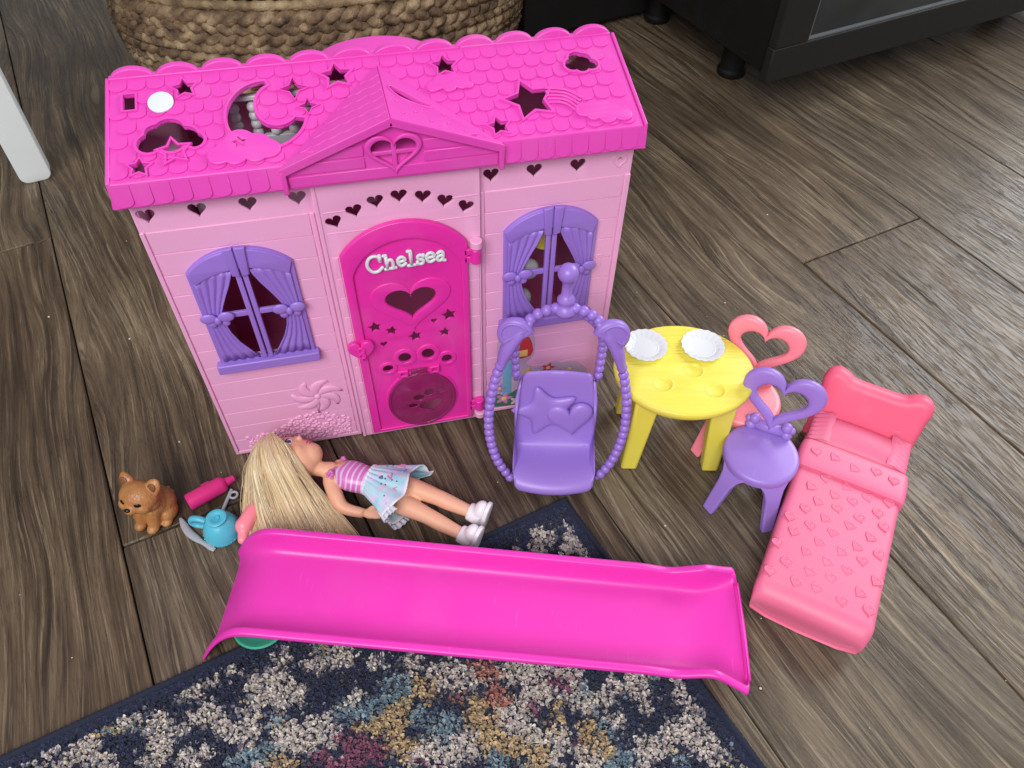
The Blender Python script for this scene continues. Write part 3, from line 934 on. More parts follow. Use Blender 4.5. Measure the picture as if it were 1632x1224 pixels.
# ---- windows
def make_window(cx):
    X = lambda x: cx + x
    outer = arch_loop(X(-4.72), X(4.74), 15.9, 28.0, 30.25, 16)
    inner = arch_loop(X(-4.22), X(4.26), 16.35, 26.6, 27.9, 12)
    w = on_wall(outer, 57.22, 'window', M_PURP, house, 0.45, 0.1, [inner])
    # raised lintel over the arch
    n = 18
    top = arch_loop(X(-4.62), X(4.64), 15.9, 28.05, 30.18, n)[2:]
    bot = arch_loop(X(-4.2), X(4.22), 16.35, 26.7, 28.0, n)[2:]
    on_wall(top + bot[::-1], 56.98, 'lintel', M_PURP, w, 0.4, 0.12)
    for s in (-1, 1):
        key = [(X(s * 0.06), 27.3), (X(s * 0.78), 27.45), (X(s * 1.02), 30.5), (X(s * 0.06), 30.62)]
        if s > 0: key = key[::-1]
        on_wall(key, 56.72, 'keystone', M_PURP, w, 0.5, 0.14)
        on_wall(rect(*sorted((X(s * 0.07), X(s * 0.56))), 16.2, 27.6), 57.0, 'mullion', M_PURP, w, 0.42, 0.1)
        on_wall(rect(*sorted((X(s * 0.5), X(s * 3.2))), 22.15, 22.78), 57.12, 'glazing_bar', M_PURP, w, 0.34, 0.09)
        # curtain: gathered cloth tied at mid height, swinging back below
        rows = []
        prof = [(27.75, 0.8), (27.2, 0.95), (26.2, 1.35), (25.0, 1.95), (23.8, 2.5), (22.9, 2.85), (22.3, 2.95), (21.6, 2.9), (20.2, 2.65), (18.8, 2.15), (17.4, 1.35), (16.3, 0.7)]
        for z, xi in prof:
            row = []
            M = 40
            for j in range(M + 1):
                t = j / M
                x = 4.3 + (xi - 4.3) * t
                pinch = 0.3 + 0.7 * min(1, abs(z - 22.3) / 3)
                d = 0.085 * pinch * math.sin(t * 4.2 * 2 * math.pi + 0.5) + 0.06
                zz = z
                if z > 26.5: zz = min(z, 27.9 - 0.0 - 1.1 * max(0, (x - 1.2) / 3.1) ** 2)
                row.append((X(s * x), 57.28 - d, zz))
            rows.append(row)
        c = MB().grid(rows).build('curtain', M_PURP, w, off=HO, smooth=180)
        so = c.modifiers.new('thick', 'SOLIDIFY'); so.thickness = 0.16 * S; so.offset = 0
        b = MB()
        bx, bz = X(s * 3.35), 22.35
        for k in (-1, 1):
            b.ball((bx + k * 0.82, 56.86, bz + 0.28), (0.78, 0.26, 0.62), 14, 8)
            b.ball((bx + k * 0.62, 56.92, bz - 0.5), (0.42, 0.2, 0.46), 12, 8)
        b.ball((bx, 56.74, bz), (0.34, 0.3, 0.46), 12, 8)
        b.build('bow', M_PURP, w, off=HO, smooth=180)
    MB().box(X(-5.15), X(5.1), 56.66, 57.66, 14.85, 16.05).build('sill', M_PURP, w, off=HO, bevel=0.16, seg=3)
    return w
win = make_window(WIN_L)
w2 = copy_tree(win, house)
w2.location.x += (WIN_R - WIN_L) * S

# ---- door
DY = 56.72
d_out = arch_loop(-2.42, 9.55, 1.25, 28.15, 31.4, 22)
d_in = arch_loop(-1.5, 8.85, 1.7, 25.6, 29.4, 22)
stars = [star_pts(-0.26, 18.45, .78, .5, rot=.1), star_pts(1.38, 17.6, .7, .5, rot=-.2), star_pts(3.73, 16.3, .82, .5, rot=.2), star_pts(6.87, 16.25, .7, .5, rot=-.1), star_pts(7.42, 18.7, .88, .5, rot=.15)]
tiny = [heart_pts(5.82, 18.09, .66, .7), heart_pts(.37, 15.73, .75, .8)]
big = heart_pts(3.7, 21.05, 5.05, 4.0, 44)
toes = [(0.41, 11.98, 1.05, 1.05, .58, .56), (2.35, 13.3, 1.3, 1.4, .68, .78), (4.89, 13.4, 1.3, 1.45, .68, .82), (6.9, 12.17, 1.05, 1.2, .58, .66)]
toe_h = [ell_pts(x, z, a, b, 16, rot=.3) for x, z, _, _, a, b in toes]
flap_hole = ell_pts(3.7, 6.1, 3.35, 4.1, 40)
door = on_wall(d_out, DY, 'door', M_DOOR, house, 0.22, 0.03, [big] + stars + tiny + toe_h + [flap_hole])
on_wall(d_out, DY - 0.30, 'door_border', M_DOOR, door, 0.34, 0.14, [d_in])
on_wall(heart_pts(3.7, 20.75, 8.1, 6.9, 48), DY - 0.16, 'heart_frame', M_DOOR, door, 0.3, 0.1, [heart_pts(3.7, 21.05, 5.15, 4.1, 44)])
for (x, z, a, b, c, d) in toes:
    on_wall(ell_pts(x, z, a, b, 24), DY - 0.14, 'toe_frame', M_DOOR, door, 0.26, 0.09, [ell_pts(x, z, c, d, 16, rot=.3)])
on_wall(ell_pts(3.7, 6.15, 4.15, 4.85, 48), DY - 0.12, 'flap_frame', M_DOOR, door, 0.24, 0.08, [ell_pts(3.7, 6.15, 3.5, 4.2, 40)])
m_flap, nt_, b_ = new_mat('translucent_pink')
b_.inputs['Base Color'].default_value = srgb(206, 70, 146)
b_.inputs['Roughness'].default_value = 0.08
b_.inputs['Transmission Weight'].default_value = 0.5
n_ = node(nt_, 'ShaderNodeTexNoise'); n_.inputs['Scale'].default_value = 4
nt_.links.new(ramp(nt_, n_.outputs[0], [(0.3, srgb(176, 46, 120)), (0.7, srgb(192, 60, 136))]), b_.inputs['Base Color'])
paw = [ell_pts(2.57, 5.3, .52, .34, 14, rot=-.1), ell_pts(3.33, 6.6, .62, .48, 14, rot=.1), ell_pts(4.57, 7.25, .58, .5, 14, rot=.2), ell_pts(5.8, 7.3, .42, .42, 14, rot=.5), heart_pts(4.75, 4.75, 2.7, 2.0, 30, rot=.25)]
flap = on_wall(ell_pts(3.7, 6.15, 3.85, 4.55, 56), DY - 0.34, 'pet_flap', m_flap, door, 0.16, 0.05, paw)
on_wall(ell_pts(3.7, 6.15, 3.88, 4.58, 56), DY - 0.42, 'flap_rim', m_flap, flap, 0.2, 0.06, [ell_pts(3.7, 6.15, 3.55, 4.25, 48)])
for x in (1.95, 5.4):
    on_wall(rect(x - .55, x + .55, 10.45, 11.5), DY - 0.42, 'flap_clip', M_DOOR, door, 0.4, 0.1, [rect(x - .25, x + .25, 10.7, 11.2)])
on_wall(rect(2.75, 4.6, 10.2, 11.35), DY - 0.3, 'flap_tab', m_flap, flap, 0.2, 0.05)
on_wall(heart_pts(-2.02, 15.8, 2.75, 2.9, 26), DY - 0.8, 'door_knob', M_DOOR, door, 0.55, 0.12)
for kz_ in (16.25, 15.45):
    on_wall(ell_pts(-2.02, kz_, .42, .46, 18), DY - 0.98, 'keyhole_relief', M_DOOR, door, 0.2, 0.05, [ell_pts(-2.02, kz_, .2, .24, 12)])
for z, zz in ((26.4, 27.75), (3.5, 1.7)):
    h = MB().tube([(10.35, 56.5, z - .85), (10.35, 56.5, z + .85)], 0.55, 14)
    h.box(9.2, 10.4, 56.42, 56.9, z - .8, z - .12); h.box(9.2, 10.4, 56.42, 56.9, z + .12, z + .8)
    h.build('hinge', M_DOOR, door, off=HO, bevel=0.08)
    MB().tube([(10.4, 56.55, zz - .42), (10.4, 56.55, zz + .42)], 0.62, 14).build('hinge_socket', M_WALL, house, off=HO, bevel=0.1)

# lettering, moulded and painted white
def letter(strokes, x, z, sx, sz, rot=0.0):
    mb = MB()
    c, s = math.cos(rot), math.sin(rot)
    for st in strokes:
        pts = smooth_path([(p[0], p[1], 0) for p in st], 4) if len(st) > 2 else [Vector((p[0], p[1], 0)) for p in st]
        path = []
        for p in pts:
            a, b = p.x * sx, p.y * sz
            path.append((x + a * c - b * s, DY - 0.13, z + a * s + b * c))
        mb.tube(path, 0.185, 8, flat=0.75, up=(0, 1, 0))
        for e in (path[0], path[-1]): mb.ball(e, (0.19, 0.14, 0.19), 8, 6)
    mb.build('letter', M_WHITE, door, off=HO, smooth=180)
L_C = [[(.92, .66), (.86, .9), (.6, 1.0), (.28, .92), (.06, .62), (.08, .3), (.32, .05), (.65, .04), (.95, .22)], [(.95, .98), (.92, .64)]]
L_h = [[(.22, 0), (.22, 1.0)], [(.02, 1.0), (.24, 1.0)], [(.22, .38), (.42, .62), (.68, .62), (.8, .42), (.8, 0)], [(.02, 0), (.42, 0)], [(.62, 0), (1.0, 0)]]
L_e = [[(.1, .5), (.92, .58), (.78, .92), (.45, 1.0), (.12, .78), (.08, .4), (.3, .06), (.62, .02), (.95, .2)]]
L_l = [[(.5, 0), (.5, 1.0)], [(.12, 1.0), (.5, 1.0)], [(.05, 0), (.95, 0)]]
L_s = [[(.85, .8), (.55, 1.0), (.2, .88), (.22, .62), (.55, .5), (.86, .36), (.8, .08), (.45, 0), (.1, .16)], [(.9, .98), (.86, .74)], [(.08, 0.02), (.12, .26)]]
L_a = [[(.12, .8), (.42, 1.0), (.72, .86), (.76, .5), (.76, .08), (1.0, 0.02)], [(.76, .56), (.4, .56), (.1, .36), (.2, .06), (.5, .04), (.76, .26)]]
letter(L_C, 0.02, 25.75, 1.45, 1.95, .10)
letter(L_h, 1.62, 26.05, 0.98, 1.62, .04)
letter(L_e, 2.84, 26.2, 0.78, 1.05, .04)
letter(L_l, 3.78, 26.12, 0.66, 1.72, .0)
letter(L_s, 4.62, 26.15, 0.74, 1.08, -.02)
letter(L_e, 5.52, 26.25, 0.84, 1.08, -.04)
letter(L_a, 6.52, 26.25, 0.82, 1.12, -.08)

# ---- moulded relief low on the left wall: a pinwheel flower over a bush
random.seed(3)
for k in range(7):
    a = R_(100) + 2 * math.pi * k / 7
    path, rad = [], []
    for i in range(9):
        t = i / 8
        aa = a - 0.75 * t * t
        rr = 0.25 + 2.55 * t
        path.append((-7.75 + rr * math.cos(aa) * 1.0, 57.56, 8.3 + rr * math.sin(aa) * 0.95))
        rad.append(0.08 + 0.52 * math.sin(math.pi * min(1, t * 0.92 + 0.06)) ** 0.8)
    MB().tube(path, rad, 10, flat=0.28, up=(0, 1, 0)).build('petal_relief', M_WALL, house, off=HO, smooth=180)
MB().ball((-7.75, 57.5, 8.3), (0.38, 0.24, 0.38)).build('flower_centre', M_WALL, house, off=HO, smooth=180)
MB().tube([(-7.75, 57.56, 8.0), (-8.1, 57.56, 5.4)], 0.18, 8, flat=0.5, up=(0, 1, 0)).build('flower_stem', M_WALL, house, off=HO, smooth=180)
mb = MB()
for i in range(420):
    x = random.uniform(-16.6, -4.8)
    top = 3.0 + 2.7 * math.exp(-((x + 9.0) / 3.4) ** 2) + 0.6 * noise.noise(Vector((x * 1.4, 2, 0)))
    z = random.uniform(0.85, top)
    r = random.uniform(0.12, 0.34)
    mb.ball((x, 57.6, z), (r, 0.16, r * random.uniform(.6, 1)), 7, 4)
bush = mb.build('bush_relief', M_WALL, house, off=HO, smooth=180)
bush['kind'] = 'stuff'

# ---- printed sticker low on the right wall: letter box and flower bed
def flat(name, pts, y, col, rough=0.4):
    m, nt, b = new_mat('print_' + name)
    n1 = node(nt, 'ShaderNodeTexNoise'); n1.inputs['Scale'].default_value = 60
    nt.links.new(ramp(nt, n1.outputs[0], [(0.3, tuple(c * .88 for c in col[:3]) + (1,)), (0.7, col)]), b.inputs['Base Color'])
    b.inputs['Roughness'].default_value = rough
    return m
SY = 57.585
st_o = smooth_loop([(12.3, 0.9), (12.4, 4.0), (12.9, 7), (12.7, 10.5), (13.0, 13.2), (14.8, 14.0), (16.8, 13.4), (17.1, 9.6), (16.2, 8.2), (17.8, 7.2), (19.4, 7.9), (20.6, 7.4), (22.2, 7.2), (23.8, 5.4), (24.0, 3.0), (23.6, 0.9)], 3)
sticker = on_wall(st_o, SY, 'sticker', flat('base', None, 0, srgb(196, 168, 196)), house, 0.03, 0.004)
def dec(nm, pts, col, lift=0.02):
    on_wall(pts, SY - lift, nm, flat(nm, None, 0, col), sticker, 0.02, 0.003)
dec('letter_box_print', smooth_loop([(13.2, 9.6), (13.3, 12.4), (14.9, 13.4), (16.5, 12.4), (16.7, 9.4)], 3), srgb(206, 60, 62))
dec('letter_box_flap_print', rect(14.2, 16.3, 9.5, 10.5), srgb(232, 196, 110), 0.04)
dec('post_print', rect(13.4, 14.5, 2.6, 9.2), srgb(120, 176, 206))
dec('leaf_print', smooth_loop([(12.6, 1.0), (12.7, 3.4), (14.0, 3.0), (16.5, 4.6), (19, 5.2), (22, 4.8), (23.6, 3.6), (23.4, 1.0)], 3), srgb(70, 118, 96), 0.03)
random.seed(8)
for (x, z, r, c) in ((13.6, 2.4, 1.1, (212, 132, 190)), (15.2, 1.6, 0.9, (226, 190, 214)), (13.0, 4.4, .8, (170, 130, 200)), (16.4, 6.5, .85, (222, 188, 84)), (17.6, 6.0, .8, (226, 200, 110)), (18.9, 6.8, .85, (206, 66, 96)), (20.3, 5.6, .7, (214, 130, 180)), (21.6, 6.0, .8, (196, 160, 210)), (22.6, 4.6, .7, (190, 90, 120)), (19.4, 4.2, .7, (230, 210, 120))):
    pts = [(x + r * (0.72 + 0.28 * math.cos(5 * t)) * math.cos(t), z + r * (0.72 + 0.28 * math.cos(5 * t)) * math.sin(t)) for t in [2 * math.pi * i / 30 for i in range(30)]]
    dec('flower_print', pts, srgb(*c), 0.05)
    dec('flower_eye_print', ell_pts(x, z, r * .3, r * .3, 12), srgb(240, 214, 120), 0.07)
on_wall(rect(23.1, 23.75, 21.7, 23.3), 57.56, 'slot_frame', M_WALL, house, 0.12, 0.03, [rect(23.28, 23.57, 21.9, 23.1)])

# ---- roof
RP0 = Vector((0, 56.6, 38.4)); RP1 = Vector((0, 67.5, 41.4))
rsd = (RP1 - RP0).normalized(); rn = Vector((0, -rsd.z, rsd.y))
RM = Matrix(((1, 0, 0, 0), (0, rsd.y, rn.y, RP0.y), (0, rsd.z, rn.z, RP0.z), (0, 0, 0, 1)))   # (x, s, n) -> place
RL = 11.3
X0, X1 = -18.8, 25.55
cloudL = cloud_pts([(-15.65, 3.65, .95), (-15.2, 4.75, .8), (-14.1, 4.85, 1.2), (-13.9, 3.6, 1.0), (-12.85, 4.1, 1.0), (-12.15, 3.55, .75)])
star2 = star_pts(-13.75, 2.55, 1.22, .5, rot=.12)
def moon():
    """disc less a smaller disc shifted to the upper right"""
    c0, r0x, r0y = (-6.25, 5.6), 3.2, 3.65
    c1, r1 = (-5.3, 6.55), 2.25
    pts = []
    N = 60
    def ang(i): return 2 * math.pi * i / N
    inside = lambda x, y: (x - c1[0]) ** 2 / 2.0 ** 2 + (y - c1[1]) ** 2 / 2.5 ** 2 < 1
    out = [(c0[0] + r0x * math.cos(ang(i)), c0[1] + r0y * math.sin(ang(i))) for i in range(N)]
    a0, a1 = R_(88), R_(345)
    n = 40
    for i in range(n + 1):
        a = a0 + (a1 - a0) * i / n
        pts.append((c0[0] + r0x * math.cos(a), c0[1] + r0y * math.sin(a)))
    b0, b1 = R_(-38), R_(-255)
    for i in range(1, n):
        a = b0 + (b1 - b0) * i / n
        pts.append((c1[0] + 1.95 * math.cos(a), c1[1] + 2.45 * math.sin(a)))
    return pts
moon_p = moon()
cloudR = cloud_pts([(21.0, 7.75, .68), (21.55, 8.5, .72), (22.15, 8.3, .68), (22.7, 7.6, .62), (21.8, 7.4, .6)])
holes = {
    'slot': rect(-17.6, -16.68, 7.5, 9.2),
    'star1': star_pts(-12.72, 9.4, 1.0, .5, rot=.1),
    'cloudL': cloudL, 'star3': star_pts(-16.46, 1.33, .85, .5, rot=-.05), 'moon': moon_p,
    'spark1': star_pts(-3.75, 8.15, 1.2, .4, 4), 'spark2': star_pts(-2.75, 6.0, .8, .42, 4),
    'star4': star_pts(0.0, 9.2, 1.32, .5, rot=.05), 'starR1': star_pts(9.5, 9.15, 1.18, .5), 'cloudR': cloudR,
    'bigstar': star_pts(16.2, 4.15, 2.2, .52, rot=.18), 'starR3': star_pts(12.9, 1.55, .98, .5, rot=.1),
}
rims_only = {'star2': star2, 'cstar': star_pts(-8.65, 3.15, .82, rot=.1)}
roof = MB().mesh(plate_mesh(rect(X0, X1, -0.02, RL), list(holes.values()), 0.24, 0.0005), RM @ Matrix.Translation((0, 0, -0.12))).build('roof', M_ROOF, house, off=HO)
for nm, h in holes.items():
    rr = 0.13 if 'spark' in nm else 0.28 if nm in ('bigstar', 'moon', 'cloudL', 'cloudR', 'star4') else 0.2
    ring_mb(offset_loop(h, rr), h, 0.3, RM @ Matrix.Translation((0, 0, 0.08)), 8, .5).build('cutout_rim', M_ROOF, roof, off=HO, smooth=50)
def on_roof(pts, name, lift, thick=0.3, mat=None, hs=(), bevel=0.1):
    return MB().mesh(plate_mesh(pts, hs, thick, bevel), RM @ Matrix.Translation((0, 0, lift))).build(name, mat or M_ROOF, roof, off=HO)
ring_mb(offset_loop(star2, .22), star2, 0.36, RM @ Matrix.Translation((0, 0, 0.14)), 8, .5).build('cutout_rim', M_ROOF, roof, off=HO, smooth=50)
cstar = star_pts(-8.6, 2.75, .62, .5, rot=.1)
on_roof(cloud_pts([(-10.3, 1.6, .95), (-9.6, 2.3, .9), (-8.6, 2.8, 1.3), (-7.3, 2.3, 1.25), (-6.3, 1.75, .95), (-9.0, 1.4, .95), (-7.4, 1.4, .9)]), 'cloud_relief', 0.16, 0.34, hs=[cstar], bevel=0.14)
on_roof(cloud_pts([(8.1, 6.75, .65), (8.9, 7.3, .75), (9.9, 7.3, .8), (10.7, 6.8, .65), (11.2, 6.55, .45), (9.5, 6.6, .65)]), 'cloud_relief', 0.14, 0.3, bevel=0.13)
on_roof(cloud_pts([(20.6, 2.3, .75), (21.5, 2.6, .7), (22.4, 2.4, .8), (23.2, 1.9, .75), (24.1, 1.3, .75), (22.6, 1.3, .8), (21.4, 1.7, .7)]), 'cloud_relief', 0.14, 0.32, bevel=0.13)
for k in range(5):
    t = k / 4
    a = Vector((17.75, 5.3 - 1.7 * t)); b = Vector((20.9 - 1.0 * t, 3.7 - 1.3 * t))
    m_ = (a + b) / 2 + Vector((0.3, 0.35))
    path = [RM @ Vector((p.x, p.y, 0.14)) for p in smooth_path([(a.x, a.y, 0), (m_.x, m_.y, 0), (b.x, b.y, 0)], 6)]
    MB().tube(path, 0.13, 8).build('trail_relief', M_ROOF, roof, off=HO, smooth=180)
on_roof(ell_pts(-14.63, 8.0, 1.04, 1.14, 40), 'round_sticker', 0.17, 0.14, M_WHITE, bevel=0.03)
# shingles
def in_poly(p, poly):
    c = False
    n = len(poly)
    for i in range(n):
        a, b = poly[i], poly[i - 1]
        if (a[1] > p[1]) != (b[1] > p[1]) and p[0] < (b[0] - a[0]) * (p[1] - a[1]) / (b[1] - a[1]) + a[0]: c = not c
    return c
SW, SR = 1.515, 1.56
def shingle_outline(w=SW, l=1.72):
    h = w / 2 - 0.045
    r = 0.55
    pts = [(h, l), (-h, l), (-h, r)]
    for i in range(1, 7):
        a = math.pi + math.pi * i / 7
        pts.append((h * math.cos(a), r + r * math.sin(a)))
    pts.append((h, r))
    return pts
def shingle_mesh():
    mb = MB()
    pts = shingle_outline()
    n = len(pts)
    z = lambda y: 0.125 - 0.07 * y
    vs = [(x, y, z(y)) for x, y in pts] + [(x * 1.02, y, -0.06) for x, y in pts]
    mb.add(vs, [tuple(range(n))] + [(i, (i + 1) % n, n + (i + 1) % n, n + i) for i in range(n)])
    return mb
base_sh = shingle_mesh()
sh_me = base_sh.to_mesh('shingle', S)
bm = bmesh.new(); bm.from_mesh(sh_me); bmesh.ops.recalc_face_normals(bm, faces=bm.faces); bm.to_mesh(sh_me); bm.free()
sh_me.materials.append(M_ROOF)
cutters = {k: offset_loop(h, 0.1) for k, h in list(holes.items())}
def cutter_obj(pts):
    me = plate_mesh(pts, (), 2.0, 0.0005, 0)
    mb = MB().mesh(me)
    m2 = mb.to_mesh('cut')
    bm = bmesh.new(); bm.from_mesh(m2); bmesh.ops.remove_doubles(bm, verts=bm.verts, dist=1e-5); bmesh.ops.recalc_face_normals(bm, faces=bm.faces); bm.to_mesh(m2); bm.free()
    o = bpy.data.objects.new('cut', m2); COL.objects.link(o); return o
cut_objs = {k: cutter_obj(p) for k, p in cutters.items()}
dormer_tri = [(-5.0, -0.5), (12.1, -0.5), (3.55, 9.0)]
RMh = Matrix.Translation(-Vector(HO)) @ RM
for k in range(7):
    sb = 0.30 + SR * k
    off = 0.0 if k % 2 == 0 else SW / 2
    x = X0 + 0.75 + off * 0.9
    while x < X1 - 0.6:
        c = (x, sb + 0.8)
        pts = [(px + x, py + sb) for px, py in shingle_outline()]
        x += SW
        if all(in_poly(p, dormer_tri) for p in pts + [c]): continue
        hit = []
        skip = False
        for nm, h in cutters.items():
            if max(p[0] for p in h) < pts[2][0] - .1 or min(p[0] for p in h) > pts[0][0] + .1: continue
            if max(p[1] for p in h) < sb - .1 or min(p[1] for p in h) > sb + 1.8: continue
            ins = [in_poly(p, h) for p in pts + [c]]
            if all(ins): skip = True
            if any(ins) or any(in_poly(q, pts) for q in h): hit.append(nm)
        if skip: continue
        cx = c[0]
        if not hit:
            o = bpy.data.objects.new('shingle', sh_me); COL.objects.link(o); o.parent = roof
            p = RMh @ Vector((cx, sb, 0.0))
            o.matrix_local = Matrix.Translation(p * S) @ RM.to_3x3().to_4x4()
        else:
            mb = MB().add([(a + cx, b + sb, d) for a, b, d in base_sh.v], base_sh.f)
            m2 = mb.to_mesh('sh')
            bm = bmesh.new(); bm.from_mesh(m2); bm.faces.new([bm.verts[-1 - i] for i in range(0)]) if False else None
            bmesh.ops.holes_fill(bm, edges=bm.edges, sides=0)
            bmesh.ops.recalc_face_normals(bm, faces=bm.faces); bm.to_mesh(m2); bm.free()
            t = bpy.data.objects.new('sh', m2); COL.objects.link(t)
            for nm in hit:
                md = t.modifiers.new('b', 'BOOLEAN'); md.operation = 'DIFFERENCE'; md.solver = 'EXACT'; md.object = cut_objs[nm]
            dg = bpy.context.evaluated_depsgraph_get(); dg.update()
            m3 = bpy.data.meshes.new_from_object(t.evaluated_get(dg))
            bpy.data.objects.remove(t)
            if len(m3.polygons) > 2:
                MB().mesh(m3, RM).build('shingle', M_ROOF, roof, off=HO, smooth=0)
for o in cut_objs.values(): bpy.data.objects.remove(o)
# eave skirt with its hanging shingles
EB = 36.22
mb = MB()
fr = [(-18.85, 56.55, 38.45), (25.6, 56.55, 38.45), (26.0, 56.2, EB), (-19.25, 56.2, EB)]
bk = [(x, y + 0.45, z) for x, y, z in fr]
mb.add(fr + bk, [(0, 1, 2, 3), (7, 6, 5, 4), (0, 4, 5, 1), (1, 5, 6, 2), (2, 6, 7, 3), (3, 7, 4, 0)])
eave = mb.build('eave', M_ROOF, house, off=HO, bevel=0.16, seg=3)
x = -18.1
while x < 25.6:
    if not (-5.3 < x < 12.3):
        h = SW / 2 - 0.04
        pts = [(h, 0.0), (-h, 0.0), (-h, -1.35)] + [(h * math.cos(math.pi + math.pi * i / 7), -1.35 + 0.45 * math.sin(math.pi + math.pi * i / 7)) for i in range(1, 7)] + [(h, -1.35)]
        n = len(pts)
        T = Matrix(((1, 0, 0, x), (0, 0.155, -0.988, 56.53), (0, 0.988, 0.155, 38.22), (0, 0, 0, 1)))
        vs = [(a, b, 0.05 - 0.055 * b) for a, b in pts] + [(a * 1.02, b, -0.06) for a, b in pts]
        MB().add(vs, [tuple(range(n))] + [(i, (i + 1) % n, n + (i + 1) % n, n + i) for i in range(n)], T).build('shingle', M_ROOF, eave, off=HO, smooth=0)
    x += SW
for x, sgn in ((-19.05, 1), (25.62, 1)):
    mb = MB()
    q = [(56.2, EB), (56.55, 38.55), (67.5, 41.55), (67.5, 39.4), (57.2, EB)]
    n = len(q)
    vs = [(x, y, z) for y, z in q] + [(x + 0.32, y, z) for y, z in q]
    mb.add(vs, [tuple(range(n)), tuple(range(2 * n - 1, n - 1, -1))] + [(i, (i + 1) % n, n + (i + 1) % n, n + i) for i in range(n)])
    mb.build('rake_board', M_ROOF, house, off=HO, bevel=0.08)
mb = MB()
q = [(67.9, 41.2), (77.4, 34.6), (77.4, 34.2), (67.9, 40.7)]
vs = [(X0, y, z) for y, z in q] + [(X1, y, z) for y, z in q]
mb.add(vs, [(0, 1, 2, 3), (7, 6, 5, 4)] + [(i, (i + 1) % 4, 4 + (i + 1) % 4, 4 + i) for i in range(4)])
mb.build('back_roof', M_ROOF, house, off=HO, bevel=0.08)
# ridge of scallops
ridge = MB().box(X0, 11.2, 67.25, 67.9, 41.05, 41.58).box(11.36, X1, 67.35, 68.0, 41.05, 41.56).build('ridge', M_ROOF, house, off=HO, bevel=0.1)
for k in range(12):
    cx = -16.95 + 3.705 * k
    pts = [(cx + 1.82 * math.cos(math.pi * i / 16), 41.12 + 1.08 * math.sin(math.pi * i / 16)) for i in range(17)]
    me = plate_mesh(pts, (), 0.7, 0.14)
    MB().mesh(me, frame_on_wall(0, 67.75 + (0.1 if k > 7 else 0), 0)).build('ridge_scallop', M_ROOF, ridge, off=HO)
pts = [(3.9 + 6.2 * math.cos(math.pi * i / 24), 37.2 + 2.6 * math.sin(math.pi * i / 24)) for i in range(25)]
MB().mesh(plate_mesh(pts, (), 3.0, 0.2), frame_on_wall(0, 73.2, 0)).build('back_dormer', M_ROOF, house, off=HO)
# dormer
PK, PL, PR = Vector((3.6, 55.75, 41.95)), Vector((-5.75, 55.75, 38.35)), Vector((12.9, 55.75, 38.35))
RB = Vector((3.6, 66.0, 41.12))
gh_ = heart_pts(3.62, 38.75, 4.6, 3.2, 40)
gab = on_wall([(-5.3, 36.35), (12.5, 36.35), (12.5, 38.2), (3.6, 41.6), (-5.3, 38.2)], 56.25, 'gable', M_ROOF, house, 0.24, 0.03, [heart_pts(3.62, 38.62, 3.9, 3.0, 36)])
for z, a, b in ((36.42, -5.2, 12.4), (37.55, -5.2, 12.4), (38.65, -3.4, 10.6), (39.75, -0.6, 7.8)):
    for xa, xb in ([(a, b)] if z < 37 else [(a, 1.15), (6.1, b)]):
        MB().box(xa, xb, 56.12, 56.3, z + 0.05, z + 1.02).build('gable_board', M_ROOF, gab, off=HO, bevel=0.05, smooth=30, seg=1) if xb - xa > .3 and z < 39 else None
ring_mb(heart_pts(3.62, 38.6, 4.75, 3.75, 44), heart_pts(3.62, 38.62, 3.75, 2.85, 44), 0.34, frame_on_wall(0, 56.1, 0)).build('heart_window', M_ROOF, gab, off=HO, smooth=180)
on_wall(rect(3.42, 3.82, 37.2, 39.7), 56.08, 'heart_bar', M_ROOF, gab, 0.3, 0.07)
on_wall(rect(1.7, 5.55, 38.62, 38.98), 56.1, 'heart_bar', M_ROOF, gab, 0.26, 0.07)
for a, b in ((PL, PK), (PK, PR)):
    d = (b - a).normalized(); u = Vector((-d.z, 0, d.x))
    mb = MB()
    c0 = [a - u * 0.05, b - u * 0.05, b - u * 0.62, a - u * 0.62]
    vs = [tuple(p) for p in c0] + [(p.x, p.y + 0.9, p.z) for p in c0]
    mb.add(vs, [(0, 1, 2, 3), (7, 6, 5, 4)] + [(i, (i + 1) % 4, 4 + (i + 1) % 4, 4 + i) for i in range(4)])
    mb.build('rake_trim', M_ROOF, gab, off=HO, bevel=0.09)
for x in (-5.75, 12.45):
    MB().box(x, x + 0.45, 55.74, 56.66, 36.1, 38.25).build('rake_end', M_ROOF, gab, off=HO, bevel=0.09)
def slab(tri, name, holes3=()):
    tri = [Vector(t) for t in tri]
    nrm = (tri[1] - tri[0]).cross(tri[2] - tri[0]).normalized()
    if nrm.z < 0: nrm = -nrm
    mb = MB()
    vs = [tuple(p + nrm * 0.16) for p in tri] + [tuple(p - nrm * 0.16) for p in tri]
    mb.add(vs, [(0, 1, 2), (5, 4, 3)] + [(i, (i + 1) % 3, 3 + (i + 1) % 3, 3 + i) for i in range(3)])
    return mb.build(name, M_ROOF, house, off=HO, bevel=0.06), nrm
dl, nl = slab((PK, PL, RB), 'dormer_roof')
